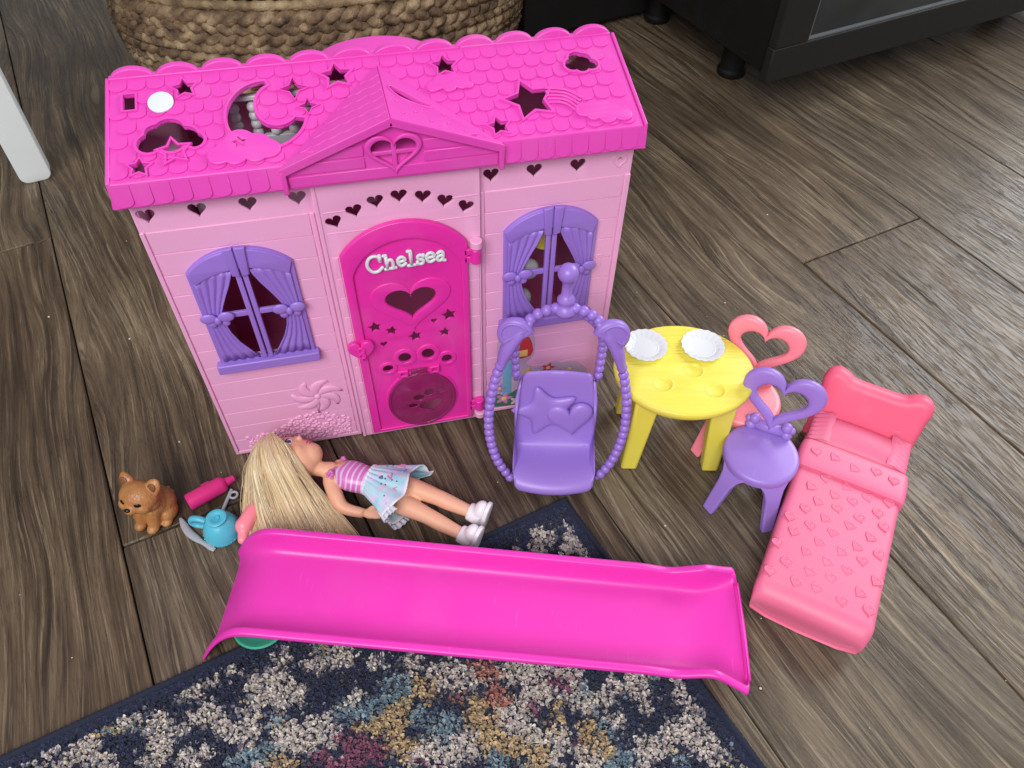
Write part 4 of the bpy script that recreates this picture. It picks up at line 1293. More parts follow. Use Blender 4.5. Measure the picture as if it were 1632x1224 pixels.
# right dormer plane carries a slot: a plate in its own plane
ux = (PR - PK).normalized(); nr_ = ux.cross(RB - PK).normalized()
if nr_.z < 0: nr_ = -nr_
uy = nr_.cross(ux)
DM = Matrix(((ux.x, uy.x, nr_.x, PK.x), (ux.y, uy.y, nr_.y, PK.y), (ux.z, uy.z, nr_.z, PK.z), (0, 0, 0, 1)))
q = RB - PK
tri2 = [(0, 0), ((PR - PK).length, 0), (q.dot(ux), q.dot(uy))]
slot = smooth_loop([(0.75, 5.9), (1.2, 6.2), (2.6, 5.1), (4.0, 4.2), (3.7, 3.85), (2.6, 4.0), (1.4, 4.6)], 3)
dr = MB().mesh(plate_mesh(tri2, [slot], 0.32, 0.05), DM).build('dormer_roof', M_ROOF, house, off=HO)
MB().mesh(plate_mesh(offset_loop(slot, .2), [slot], 0.2, 0.06), DM @ Matrix.Translation((0, 0, 0.16))).build('cutout_rim', M_ROOF, dr, off=HO)
for (a, b) in ((1.2, 1.4), (2.4, 2.2), (3.6, 1.2), (5.2, 1.6), (6.6, 0.9), (8.2, 0.7), (5.0, 3.0), (3.1, 3.1), (1.0, 3.4)):
    MB().ball(DM @ Vector((a, b, 0.17)), 0.13, 8, 6).build('dot_relief', M_ROOF, dr, off=HO, smooth=180)
# wavy shingle edges on the left plane
ul = (PL - PK).normalized()
ql = RB - PK
for k in range(1, 7):
    t = k / 7.5
    A = PK + (RB - PK) * t; B = PL + (RB - PL) * t
    path = []
    n = max(10, int((B - A).length * 5))
    for i in range(n + 1):
        s = i / n
        p = A + (B - A) * (0.03 + 0.9 * s)
        w = abs(math.sin(s * (B - A).length / 0.75 * 1.57)) * 0.22
        path.append(p + (PK - RB).normalized() * w + nl * 0.15)
    MB().tube(path, 0.07, 6).build('wave_relief', M_ROOF, dl, off=HO, smooth=180)
# ------------------------------------------------------------------ slide
SL_O = Vector((-18.9, 39.1, 0))
SL_A = math.atan2(-14.2, 46.4)
slide = thing('toy_slide', 'long hot pink plastic slide lying across rug and floor', 'slide', tuple(SL_O), SL_A)
def slide_h(u):
    """height of the sliding surface along its length"""
    if u < 4.5:
        t = (4.5 - u) / 4.5
        return 3.5 - 2.75 * t ** 2.1
    t = (u - 4.5) / 45.5
    z = 3.5 - 2.1 * t
    if u > 45.3: z += 0.028 * (u - 45.3) ** 2
    return z
def wall_h(u):
    h = 2.3
    if u < 3: h = 2.3 - 0.9 * ((3 - u) / 3) ** 1.5
    v = u - 2.3
    if v > 40: h = 2.3 - 0.35 * math.sin(math.pi * min(1, (v - 40) / 3.4)) + (0.62 * max(0, min(1, (v - 42.6) / 2.4)))
    if v > 45.6: h -= 0.72 * (v - 45.6)
    return max(h, 0.25)
US = [-2.1, -1.5, -0.8, 0.1, 1.0, 1.8, 2.7, 3.6, 4.6, 6, 9, 13, 18, 23, 28, 33, 37, 40, 41.8, 43.3, 44.3, 45.3, 46.3, 47.1, 47.8, 48.5, 49.2, 49.9, 50.6, 51.2]
W0 = 5.0
rows = []
for u in US:
    z, h = slide_h(u), wall_h(u)
    flare = 0.95 * max(0, (u - 46.8) / 4.4) ** 1.4 + 0.75 * max(0, (3 - u) / 5.1) ** 1.5
    w = W0 + flare
    tipx = 0.9 * max(0, (u - 45.5) / 2.0) if u > 45.5 else 0
    sec = [(-w - 0.62, h - 0.42), (-w - 0.6, h + 0.05), (-w - 0.42, h + 0.17), (-w + 0.08, h + 0.18), (-w + 0.24, h), (-w + 0.42, h * 0.5), (-w + 0.8, 0.22), (-w + 1.5, 0.02), (-w + 3, 0.0), (0, 0.0),
           (w - 3, 0.0), (w - 1.5, 0.02), (w - 0.8, 0.22), (w - 0.42, h * 0.5), (w - 0.24, h), (w - 0.08, h + 0.18), (w + 0.42, h + 0.17), (w + 0.6, h + 0.05), (w + 0.62, h - 0.42)]
    und = [(w + 0.42, h - 0.45), (w + 0.32, h - 0.12), (w + 0.08, h - 0.16), (w - 0.08, h * 0.45), (w - 0.5, -0.05), (w - 1.5, -0.32), (0, -0.34), (-w + 1.5, -0.32), (-w + 0.5, -0.05), (-w + 0.08, h * 0.45), (-w - 0.08, h - 0.16), (-w - 0.32, h - 0.12), (-w - 0.42, h - 0.45)]
    rows.append([(u - (0.55 if abs(y) > w - 1 and u < 0 else 0) * 0, y, z + q) for y, q in sec + und])
mb = MB().grid(rows, closed_u=True)
n = len(rows[0])
mb.f.append(tuple(range(n)))
mb.f.append(tuple(len(mb.v) - n + i for i in range(n))[::-1])
sl_ob = mb.build('channel', M_SLIDE, slide, smooth=60)
sl_ob.modifiers.new('subd', 'SUBSURF').levels = 1
sl_ob.modifiers['subd'].render_levels = 2
# rolled lip across the exit
lip = [(51.12 + 0.12 * math.cos(y * 0.3), y, slide_h(51.2) + 0.02) for y in [(-1 + 2 * i / 16) * (W0 - 0.1) for i in range(17)]]
MB().tube(lip, 0.3, 10).build('exit_lip', M_SLIDE, slide, smooth=180)

# ------------------------------------------------------------------ bed
BD = R_(49.8)
bu, bv = Vector((math.cos(BD), math.sin(BD), 0)), Vector((math.sin(BD), -math.cos(BD), 0))
BO = Vector((40.7, 19.5, 0)) - bv * 5.75           # foot end, middle of the width
bed = thing('toy_bed', 'pink plastic toy bed with heart quilt and bear eared headboard', 'bed', tuple(BO), BD)
# local: x along the bed (foot 0 -> head 28), y to the left; +y is the far side
def bed_top(x, y):
    z = 4.6
    return z
LW = 5.75
def rounded_section(w, zt, r, n=6):
    pts = [(-w, 0.12), (-w, zt - r)]
    for i in range(1, n + 1):
        a = math.pi - (math.pi / 2) * i / n
        pts.append((-w + r + r * math.cos(a), zt - r + r * math.sin(a)))
    for i in range(1, n):
        pts.append((-w + r + (2 * w - 2 * r) * i / n, zt + 0.10 * math.sin(math.pi * i / n)))
    for i in range(0, n + 1):
        a = math.pi / 2 - (math.pi / 2) * i / n
        pts.append((w - r + r * math.cos(a), zt - r + r * math.sin(a)))
    pts.append((w, 0.12))
    return pts
def loft(stations, name, mat, parent, cap0=True, cap1=True, sub=1):
    rows = []
    for x, w, zt, r in stations:
        rows.append([(x, y, z) for y, z in rounded_section(w, zt, r)])
    mb = MB().grid(rows, closed_u=True)
    n = len(rows[0])
    if cap0: mb.f.append(tuple(range(n)))
    if cap1: mb.f.append(tuple(len(mb.v) - n + i for i in range(n))[::-1])
    return mb.build(name, mat, parent, smooth=50, subsurf=sub)
loft([(26.4, 5.7, 4.3, .9), (20.2, 5.7, 4.3, .9), (19.8, 5.7, 4.2, .9)], 'mattress', M_BED, bed)
quilt = loft([(0.35, 5.3, 1.2, .6), (0.15, 5.45, 2.4, 1.0), (0.05, 5.5, 3.3, 1.1), (0.3, 5.6, 4.0, 1.0), (0.9, 5.72, 4.45, 0.9), (1.6, 5.8, 4.72, .8), (2.1, 5.74, 4.66, .8), (2.6, 5.74, 4.72, .8), (8, 5.7, 4.7, .8), (14, 5.65, 4.65, .8), (17.0, 5.65, 4.7, .8), (17.35, 5.7, 4.75, .8)], 'quilt', M_BED, bed)
loft([(16.9, 5.72, 4.95, .8), (16.8, 5.85, 5.05, .85), (17.1, 5.95, 5.2, .9), (18.4, 5.95, 5.25, .9), (20.6, 5.9, 5.2, .9), (21.0, 5.75, 5.0, .85), (20.9, 5.6, 4.6, .8)], 'turned_down_sheet', M_BED, bed)
# pillow with ruffled ends
pr = []
for i in range(13):
    t = i / 12
    x = 21.2 + 4.6 * t
    row = []
    for j in range(21):
        s = j / 20
        y = -5.0 + 10.0 * s
        z = 4.25 + 1.05 * (math.sin(math.pi * t) ** 0.45) * (math.sin(math.pi * min(1, max(0, s))) ** 0.35)
        row.append((x, y, z))
    pr.append(row)
MB().grid(pr).build('pillow', M_BED, bed, smooth=180)
for s in (-1, 1):
    rr = []
    for i in range(25):
        t = i / 24
        x = 21.3 + 4.4 * t
        rr.append([(x, s * (3.15 + 0.02 * k), 4.9 + 0.32 * math.sin(k * 0.5 + 0.4) + 0.10 * (k / 6) * math.sin(t * 44)) for k in range(1)] +
                  [(x, s * (3.3 + 0.34 * k), 5.26 - 0.11 * k + 0.14 * (k / 6) * math.sin(t * 40 + k)) for k in range(1, 7)] + [(x, s * 5.5, 4.2)])
    MB().grid(rr).build('pillow_ruffle', M_BED, bed, smooth=180)
# headboard: a leaning slab with two round ears
hb = []
outl = smooth_loop([(-5.75, 1.5), (-5.85, 4.5), (-5.95, 6.6), (-6.1, 7.8), (-5.75, 8.9), (-4.75, 9.4), (-3.6, 9.1), (-2.6, 8.65), (0, 8.6), (2.6, 8.65), (3.6, 9.1), (4.75, 9.4), (5.75, 8.9), (6.1, 7.8), (5.95, 6.6), (5.85, 4.5), (5.75, 1.5), (5.4, 0.15), (0, 0.15), (-5.4, 0.15)], 4)
me = plate_mesh(outl, (), 2.6, 0.95, 5)
HM = Matrix(((0.0, math.sin(R_(25)), math.cos(R_(25)) * -1, 25.5), (-1, 0, 0, 0), (0, math.cos(R_(25)), math.sin(R_(25)), 0.3), (0, 0, 0, 1)))
MB().mesh(me, HM).build('headboard', M_HEAD, bed, smooth=50)
random.seed(21)
hearts = []
rowx = [2.9, 4.6, 6.3, 8.0, 9.7, 11.4, 13.1, 14.8, 16.2]
for ri, x in enumerate(rowx):
    for k in range(5):
        y = -4.6 + 2.35 * k + (1.17 if ri % 2 else 0) + random.uniform(-.28, .28)
        if abs(y) > 5.0: continue
        hearts.append((x + random.uniform(-.25, .25), y, 4.78, random.uniform(-.5, .5)))
for y in (-4.2, -2.2, -0.2, 1.9, 4.0):
    hearts.append((19.0 + random.uniform(-.6, .6), y + random.uniform(-.3, .3), 5.34, random.uniform(-.5, .5)))
for x, y, z, r in hearts:
    hp = heart_pts(0, 0, 1.2, 1.1, 18)
    M = Matrix.Translation((x, y, z - 0.03)) @ Matrix.Rotation(r - math.pi / 2, 4, 'Z')
    mb = MB().mesh(plate_mesh(offset_loop(hp, 0.05), [[(x * .66, y * .62) for x, y in hp]], 0.18, 0.07), M)
    mb.mesh(plate_mesh([(x * .7, y * .66) for x, y in hp], (), 0.07, 0.02), M)
    mb.build('quilt_heart', M_BED, quilt, smooth=50)

# ------------------------------------------------------------------ table and plates
TB = (31.75, 49.4, 0)
table = thing('toy_table', 'oval yellow toy table with round dents in its top', 'table', TB, R_(-14))
TZ = 12.75
def oval_rows(prof, rx, ry, n=64):
    rows = []
    for d, z in prof:
        rows.append([((rx + d) * math.cos(2 * math.pi * i / n), (ry + d) * math.sin(2 * math.pi * i / n), z) for i in range(n)])
    return rows
dents = [(1.0, -0.3, 0.95), (-2.55, -2.35, 0.98), (2.9, -3.0, 1.0)]
def yellow_wood():
    m = plastic('yellow_woodgrain_plastic', srgb(239, 225, 88), 0.40, 0.10)
    nt = m.node_tree
    b = nt.nodes['Principled BSDF']
    tc = node(nt, 'ShaderNodeTexCoord')
    mp = node(nt, 'ShaderNodeMapping'); mp.inputs['Scale'].default_value = (18, 330, 60); mp.inputs['Rotation'].default_value = (0, 0, R_(8))
    nt.links.new(tc.outputs['Object'], mp.inputs[0])
    n1 = node(nt, 'ShaderNodeTexNoise'); n1.inputs['Scale'].default_value = 1; n1.inputs['Detail'].default_value = 3; n1.inputs['Distortion'].default_value = .6
    nt.links.new(mp.outputs[0], n1.inputs['Vector'])
    bp = node(nt, 'ShaderNodeBump'); bp.inputs['Strength'].default_value = 0.3; bp.inputs['Distance'].default_value = 0.0007
    nt.links.new(ramp(nt, n1.outputs[0], [(.42, g(0)), (.56, g(1))]), bp.inputs['Height'])
    nt.links.new(bp.outputs[0], b.inputs['Normal'])
    return m
M_YELW = yellow_wood()
RX, RY = 7.65, 6.55
mb = MB()
rows = oval_rows([(-1.2, TZ - 1.5), (-0.55, TZ - 1.5), (-0.5, TZ - 0.95), (-0.12, TZ - 0.9), (0, TZ - 0.72), (0, TZ - 0.22), (-0.12, TZ - 0.04), (-0.3, TZ)], RX, RY)
mb.grid(rows, closed_u=True)
mb.build('table_rim', M_YEL, table, smooth=60)
top = plate_mesh([((RX - 0.18) * math.cos(2 * math.pi * i / 72), (RY - 0.18) * math.sin(2 * math.pi * i / 72)) for i in range(72)], [ell_pts(x, y, r, r, 28) for x, y, r in dents], 0.4, 0.05)
tt = MB().mesh(top, Matrix.Translation((0, 0, TZ - 0.17))).build('table_top', M_YELW, table)
for x, y, r in dents:
    MB().lathe([(r * 1.2, 0.0), (r * 1.12, 0.06), (r * 1.0, 0.04), (r * 0.86, -0.16), (r * .7, -0.22), (0, -0.22)], 28, Matrix.Translation((x, y, TZ))).build('cup_dent', M_YEL, tt, smooth=60)
for sx, sy in ((-1, -1), (1, -1), (-1, 1), (1, 1)):
    t0, t1 = Vector((sx * 4.1, sy * 3.2, TZ - 0.9)), Vector((sx * 4.75, sy * 4.05, 0))
    w0, w1 = 1.35, 0.95
    mb = MB()
    c = lambda p, w: [(p.x - w, p.y - w * .8, p.z), (p.x + w, p.y - w * .8, p.z), (p.x + w, p.y + w * .8, p.z), (p.x - w, p.y + w * .8, p.z)]
    mb.add(c(t1, w1) + c(t0, w0), [(3, 2, 1, 0), (4, 5, 6, 7), (0, 1, 5, 4), (1, 2, 6, 5), (2, 3, 7, 6), (3, 0, 4, 7)])
    mb.build('leg', M_YEL, table, bevel=0.3, seg=3)

def plate(loc, label, rz):
    t = thing('toy_plate', label, 'plate', loc, rz, 'plates on the yellow table')
    wob = lambda a: 1 + 0.022 * math.cos(18 * a)
    mb = MB()
    prof_o = [(0, 0.0), (1.6, 0.0), (1.75, 0.1), (2.15, 0.34), (2.34, 0.40), (2.40, 0.46), (2.36, 0.53)]
    mb.lathe(prof_o, 108, None, lambda a: wob(a))
    mb.lathe([(2.36, 0.53), (2.1, 0.48), (1.72, 0.30), (1.58, 0.17), (1.2, 0.13), (0, 0.13)], 108, None, lambda a: 1 + 0.022 * math.cos(18 * a))
    mb.build('dish', M_WHITE, t, smooth=50)
    MB().lathe([(1.5, 0.15), (1.42, 0.20), (1.34, 0.15)], 48).build('rim_line', M_WHITE, t, smooth=180)
    return t
plate((28.55, 53.1, TZ + 0.05), 'white scalloped toy plate on the table nearest the swing chair', 0.2)
plate((34.75, 51.75, TZ + 0.05), 'white scalloped toy plate on the table beside the coral chair', 0.6)

# ------------------------------------------------------------------ heart chairs
def make_chair(name, label, mat, loc, rz):
    t = thing(name, label, 'chair', loc, rz, 'heart backed toy chairs')
    # local: -y is the front
    ZS, RS = 7.15, 3.95
    MB().lathe([(0, ZS - 1.0), (RS - 0.6, ZS - 1.0), (RS - 0.25, ZS - 1.15), (RS + 0.05, ZS - 1.1), (RS + 0.12, ZS - 0.4), (RS, ZS - 0.12), (RS - 0.25, ZS + 0.0), (RS - 0.6, ZS + 0.03), (0, ZS + 0.05)], 56).build('seat', mat, t, smooth=50)
    for k, a in enumerate((R_(-126), R_(-54), R_(52), R_(128))):
        d = Vector((math.cos(a), math.sin(a), 0)); s = Vector((-d.y, d.x, 0))
        foot = d * 5.55; top = d * 3.55
        mb = MB()
        rows = []
        for q in range(7):
            f = q / 6
            c = foot.lerp(top, f); z = f * (ZS - 0.55)
            wd = 0.72 + 0.25 * f + 1.25 * max(0, (f - 0.72) / 0.28) ** 1.6
            th = 0.42 + 0.12 * f
            row = []
            for (ps, pd) in ((-1, -1), (1, -1), (1, 1), (-1, 1)):
                p = c + s * (ps * wd) + d * (pd * th)
                if f > 0.72:   # hug the round apron
                    rr = Vector((p.x, p.y, 0)); L = rr.length
                    tgt = (RS + 0.1 if pd > 0 else RS - 0.75)
                    p = rr * ((L + (tgt - L) * (f - 0.72) / 0.28) / L)
                row.append((p.x, p.y, z))
            rows.append(row)
        mb.grid(rows, closed_u=True)
        mb.f.append((0, 1, 2, 3)); mb.f.append(tuple(len(mb.v) - 4 + i for i in range(4))[::-1])
        mb.build('leg', mat, t, bevel=0.22, seg=3)
    hp = heart_pts(0, 0, 8.6, 7.8, 56)
    hi = heart_pts(0, -0.05, 5.3, 4.4, 56)
    lean = R_(10)
    M = Matrix(((1, 0, 0, 0), (0, math.sin(lean), -math.cos(lean), 3.45), (0, math.cos(lean), math.sin(lean), ZS + 4.55), (0, 0, 0, 1)))
    ring_mb(hp, hi, 1.05, M, 14, .62).build('heart_back', mat, t, smooth=180)
    mb = MB()
    for sx in (-1, 1):
        mb.ball((sx * 1.95, 3.1, ZS + 0.35), 0.62, 14, 10)
        mb.ball((sx * 1.75, 3.25, ZS + 1.3), 0.62, 14, 10)
        mb.ball((sx * 2.35, 3.3, ZS + 1.05), 0.4, 12, 8)
    mb.tube([(-1.5, 3.25, ZS + 0.5), (1.5, 3.25, ZS + 0.5)], 0.62, 12)
    mb.build('beaded_base', mat, t, smooth=180)
    return t
make_chair('toy_chair', 'purple toy chair with open heart back beside the pink bed', M_PURP2, (38.4, 40.6, 0), R_(-36))
make_chair('toy_chair', 'coral pink toy chair with open heart back behind the yellow table', M_CORAL, (39.9, 48.2, 0), R_(-36))

# ------------------------------------------------------------------ swing chair
SWO = (16.6, 45.3, 0)
swing = thing('swing_chair', 'purple hanging egg chair with beaded hoop and bear ears', 'swing chair', SWO, R_(-13.5))
HT, LEAN = 24.4, 0.20            # hoop height, how far it leans back per unit of height
def hoop_pt(t, dy=0.0):
    """t from 0 (bottom left) over the top to 1 (bottom right)"""
    k = [(-4.9, 1.0), (-6.3, 3.4), (-7.15, 6.6), (-7.35, 9.8), (-7.0, 13.2), (-6.2, 16.6), (-4.9, 19.8), (-2.9, 22.6), (0, 23.6)]
    k = k + [(-x, z) for x, z in k[-2::-1]]
    return k
hp = smooth_path([(x, 0.6 + LEAN * z, z) for x, z in hoop_pt(0)], 8)
# even beads along the hoop
def resample(path, step):
    out, acc = [path[0]], 0.0
    for a, b in zip(path, path[1:]):
        d = (b - a).length
        while acc + d >= step:
            f = (step - acc) / d
            a = a.lerp(b, f)
            out.append(a.copy()); d = (b - a).length; acc = 0.0
        acc += d
    return out
core = MB().tube(hp, 0.3, 8).build('hoop', M_PURP, swing, smooth=180)
bead = MB().ball((0, 0, 0), 0.56, 12, 8).to_mesh('bead', S)
bead.materials.append(M_PURP)
for p in bead.polygons: p.use_smooth = True
def beads(path, parent, scale=1.0, step=0.92):
    for p in resample(path, step):
        o = bpy.data.objects.new('bead', bead); COL.objects.link(o); o.parent = parent
        o.location = p * S; o.scale = (scale,) * 3
beads(hp, core)
for s in (-1, 1):
    back = smooth_path([(s * 1.2, 0.9 + LEAN * 23.2, 23.1), (s * 3.4, 2.4 + LEAN * 20.5, 20.3), (s * 4.6, 5.0 + LEAN * 15.5, 16.0), (s * 4.45, 6.9, 11.0)], 8)
    c = MB().tube(back, 0.26, 8).build('back_cord', M_PURP, swing, smooth=180)
    beads(back, c, 0.92, 0.86)
    # ear: a round cup set on the hoop
    ex_, ez_ = s * 4.75, 20.8
    ear = MB()
    T = Matrix.Translation((ex_, 0.35 + LEAN * ez_, ez_)) @ Matrix.Rotation(R_(s * 38), 4, 'Y') @ Matrix.Rotation(R_(90 - 11), 4, 'X')
    pts = [(1.9 * math.cos(math.pi * i / 18), 1.95 * math.sin(math.pi * i / 18)) for i in range(19)] + [(-1.7, -0.7), (1.7, -0.7)]
    e = MB().mesh(plate_mesh(pts, (), 1.05, 0.42, 3), T @ Matrix.Translation((0, -0.2, 0))).build('ear', M_PURP, swing, smooth=50)
    pts2 = [(1.2 * math.cos(math.pi * i / 14), 0.15 + 1.25 * math.sin(math.pi * i / 14)) for i in range(15)]
    ring = [(p[0], p[1]) for p in pts2]
    MB().mesh(plate_mesh(offset_loop(ring, .28), [ring], 0.3, 0.12), T @ Matrix.Translation((0, -0.1, 0.5))).build('ear_rim', M_PURP, e, smooth=50)
    band = smooth_path([(s * 6.25, 0.45 + LEAN * 16.2, 16.2), (s * 5.6, 0.45 + LEAN * 18.6, 18.6), (s * 4.4, 0.45 + LEAN * 20.8, 20.8), (s * 3.2, 0.45 + LEAN * 22.2, 22.2)], 5)
    MB().tube(band, lerp_list([0.35, 0.85, 0.95, 0.45], len(band)), 10, flat=0.75).build('ear_band', M_PURP, swing, smooth=180)
kz = 23.6
ky = 0.6 + LEAN * kz
kn = MB().lathe([(0, -1.0), (0.95, -0.7), (1.1, -0.25), (0.85, 0.2), (0.6, 0.4), (0.85, 0.7), (0.88, 1.05), (0.6, 1.4), (0.5, 1.6), (0.48, 2.9), (0.66, 3.1), (0.92, 3.45), (1.0, 3.85), (0.88, 4.35), (0.5, 4.72), (0, 4.82)], 24, Matrix.Translation((0, ky, kz)) @ Matrix.Rotation(-0.15, 4, 'X'))
kn.build('hanger', M_PURP, swing, smooth=180)
# seat shell: cushion + back in one moulded bucket
def seat_row(v):
    """cross rows from the front lip over the seat up the back"""
    return v
prof = [(-0.9, 0.35, 4.0), (-1.55, 0.8, 4.45), (-1.75, 1.5, 4.75), (-1.3, 2.15, 4.85), (0.0, 2.45, 4.9), (2.0, 2.3, 4.85), (3.8, 2.15, 4.75), (4.6, 2.5, 4.6), (5.0, 3.6, 4.5), (5.35, 6.0, 4.7), (5.75, 9.0, 4.8), (6.05, 11.2, 4.75), (6.2, 12.3, 4.5), (6.35, 12.95, 3.9), (6.75, 13.0, 3.8), (6.95, 12.2, 4.5), (6.8, 9.0, 4.75), (6.5, 4.0, 4.6), (5.8, 1.0, 4.5), (4.0, 0.12, 4.2), (1.0, 0.05, 3.9)]
rows = []
for y, z, w in prof:
    row = []
    for j in range(15):
        s = -1 + 2 * j / 14
        bow = 0.0
        if z > 3.0: bow = -0.55 * s * s if y < 6.5 else -0.35 * s * s
        fr = 0.75 * s * s if y < 0.5 else 0
        row.append((w * s, y + bow + fr, z + (0.28 * s * s if z < 3 and y > -0.5 and y < 4 else 0)))
    rows.append(row)
mb = MB().grid(rows, closed_v=True)
nr, nc = len(rows), len(rows[0])
mb.f.append(tuple(i * nc for i in range(nr))); mb.f.append(tuple(i * nc + nc - 1 for i in range(nr))[::-1])
st = mb.build('seat', M_PURP2, swing, smooth=70)
st.modifiers.new('subd', 'SUBSURF').render_levels = 1
BMt = Matrix(((1, 0, 0, -1.05), (0, 0.1, -0.995, 5.25), (0, 0.995, 0.1, 7.6), (0, 0, 0, 1)))
sp = smooth_loop(star_pts(0, 0, 3.9, .56, rot=.3), 4)
puffy(sp, 0.55, BMt).build('star_cushion', M_PURP2, st, smooth=180)
BM2 = Matrix(((1, 0, 0, 1.75), (0, 0.1, -0.995, 4.75), (0, 0.995, 0.1, 6.7), (0, 0, 0, 1)))
hc = puffy(heart_pts(0, 0, 5.2, 5.0, 40, rot=.15), 0.62, BM2).build('heart_cushion', M_PURP2, st, smooth=180)
# ------------------------------------------------------------------ doll
from mathutils.bvhtree import BVHTree
DO = Vector((-3.0, 47.6, 0))
doll = thing('doll', 'blonde toy doll in striped pink top and aqua skirt lying on the floor', 'doll', tuple(DO))
M_SKIN = plastic('doll_skin_vinyl', srgb(226, 168, 138), 0.48, 0.0, wear=0.02)
hC = Vector((-11.9, 52.75, 3.5))
hU = Vector((-0.93, 0.36, -0.06)).normalized()
hF = Vector((0.28, 0.60, 0.75)); hF = (hF - hU * hF.dot(hU)).normalized()
hS = hU.cross(hF).normalized()
if hS.y > 0: hS = -hS                     # towards the photographer
def hp_(u, f, s): return hC + hU * u + hF * f + hS * s
def frame(c, a, b, d):
    return Matrix(((a.x, b.x, d.x, c.x), (a.y, b.y, d.y, c.y), (a.z, b.z, d.z, c.z), (0, 0, 0, 1)))
def hball(mb, u, f, s, ru, rf, rs):
    mb.ball((0, 0, 0), (ru, rf, rs), 24, 16, frame(hp_(u, f, s), hU, hF, hS))
body = MB()
hball(body, 0.6, -0.2, 0, 3.1, 2.9, 2.85)
hball(body, -1.0, 0.35, 0, 2.35, 2.35, 2.35)
hball(body, -2.35, 1.1, 0, 1.35, 1.35, 1.35)
hball(body, -2.85, 1.55, 0, 0.72, 0.75, 0.8)
hball(body, -0.05, 1.35, 0, 1.9, 1.5, 2.0)
for s in (-1, 1): hball(body, -1.35, 1.45, s * 1.05, 0.95, 0.9, 0.9)
hball(body, -1.02, 2.72, 0, 0.34, 0.48, 0.34)
hball(body, -0.5, 2.5, 0, 0.6, 0.3, 0.24)
hball(body, -1.85, 2.32, 0, 0.24, 0.3, 0.5)
hball(body, -2.2, 2.2, 0, 0.22, 0.28, 0.42)
NB = Vector((-7.3, 51.2, 2.7))
body.tube([hp_(-1.6, -0.4, 0), hp_(-2.6, -0.5, 0), NB], [0.95, 0.8, 0.95], 16)
WA, HI = Vector((-3.6, 49.2, 2.6)), Vector((-0.9, 47.4, 2.3))
bA = (HI - NB).normalized()
bN = Vector((0.16, 0.42, 0.9)); bN = (bN - bA * bN.dot(bA)).normalized()
bL = bA.cross(bN).normalized()
if bL.y < 0: bL = -bL                      # towards the house
def bframe(c): return frame(c, bA, bL, bN)
body.ball((0, 0, 0), (2.0, 1.85, 1.25), 20, 12, bframe(NB.lerp(WA, 0.42)))
body.ball((0, 0, 0), (1.9, 1.5, 1.2), 20, 12, bframe(WA))
body.ball((0, 0, 0), (1.9, 1.9, 1.4), 20, 12, bframe(HI))
# near arm with hand
shN, elN, wrN = Vector((-7.75, 49.75, 2.6)), Vector((-6.75, 46.7, 1.75)), Vector((-4.75, 45.75, 1.45))
body.tube(smooth_path([NB - bL * 0.8, shN, shN.lerp(elN, .5) + Vector((-.2, 0, .1)), elN, wrN], 4), lerp_list([0.8, 0.9, 0.86, 0.72, 0.56], 17), 14)
body.ball(shN, 0.92, 16, 10)
hd = Vector((0.94, -0.30, 0.0)).normalized(); hn = Vector((0.1, -0.3, 0.95)).normalized(); hs_ = hd.cross(hn).normalized()
body.ball((0, 0, 0), (0.85, 0.34, 0.62), 14, 10, frame(wrN + hd * 0.75, hd, hn, hs_))
for k, (o_, l) in enumerate(((-0.42, .8), (-0.14, .98), (0.14, .94), (0.4, .74))):
    a = wrN + hd * 1.25 + hs_ * o_
    body.tube([a - hd * .3, a + hd * l * .5, a + hd * l - hn * 0.16], [0.185, 0.18, 0.13], 8)
sd_ = 1 if hs_.y > 0 else -1
th = wrN + hd * 0.55 + hs_ * (0.5 * sd_)
body.tube([th, th + hs_ * (0.3 * sd_) + hd * .3 + hn * .1, th + hs_ * (0.34 * sd_) + hd * 0.72 + hn * .1], [0.24, 0.2, 0.15], 8)
# far arm lies under the body
shF = NB + bL * 1.75 + bA * 0.7 - bN * 0.3
body.tube(smooth_path([NB + bL * .8, shF, Vector((-4.4, 50.6, 0.95)), Vector((-1.8, 49.3, 0.75))], 4), lerp_list([.8, .85, .65, .5], 13), 12)
# legs
legs = [((-0.6, 48.3, 2.1), (3.3, 45.7, 2.15), (6.55, 43.35, 1.75)), ((-1.4, 46.4, 1.9), (1.95, 43.7, 1.9), (5.15, 40.95, 1.55))]
for h, k, a in legs:
    h, k, a = Vector(h), Vector(k), Vector(a)
    path = smooth_path([h, h.lerp(k, .5) + Vector((0, 0, .1)), k, k.lerp(a, .4) + Vector((0, 0, -.05)), a, a + (a - k).normalized() * .9], 4)
    body.tube(path, lerp_list([1.2, 1.12, 0.92, 0.9, 0.68, 0.72], len(path)), 16)
skin = remeshed(body, 0.15, 5)
bvh = BVHTree.FromPolygons([Vector(p) for p in skin.v], skin.f)
skin.build('body', M_SKIN, doll, off=DO, smooth=180)
def surf(u, s, lift=0.0):
    p0 = hp_(u, 6, s)
    loc, nrm, _, _ = bvh.ray_cast(p0, -hF)
    if loc is None: loc, nrm = hp_(u, 2.4, s), hF
    return loc + nrm * lift, nrm
m_eyew = plastic('eye_white', srgb(236, 236, 240), 0.25)
m_iris = plastic('eye_blue', srgb(64, 92, 138), 0.25)
m_dark = plastic('lash_brown', srgb(66, 44, 40), 0.4)
m_brow = plastic('brow_brown', srgb(140, 96, 68), 0.5)
m_lip = plastic('lip_pink', srgb(214, 112, 126), 0.3)
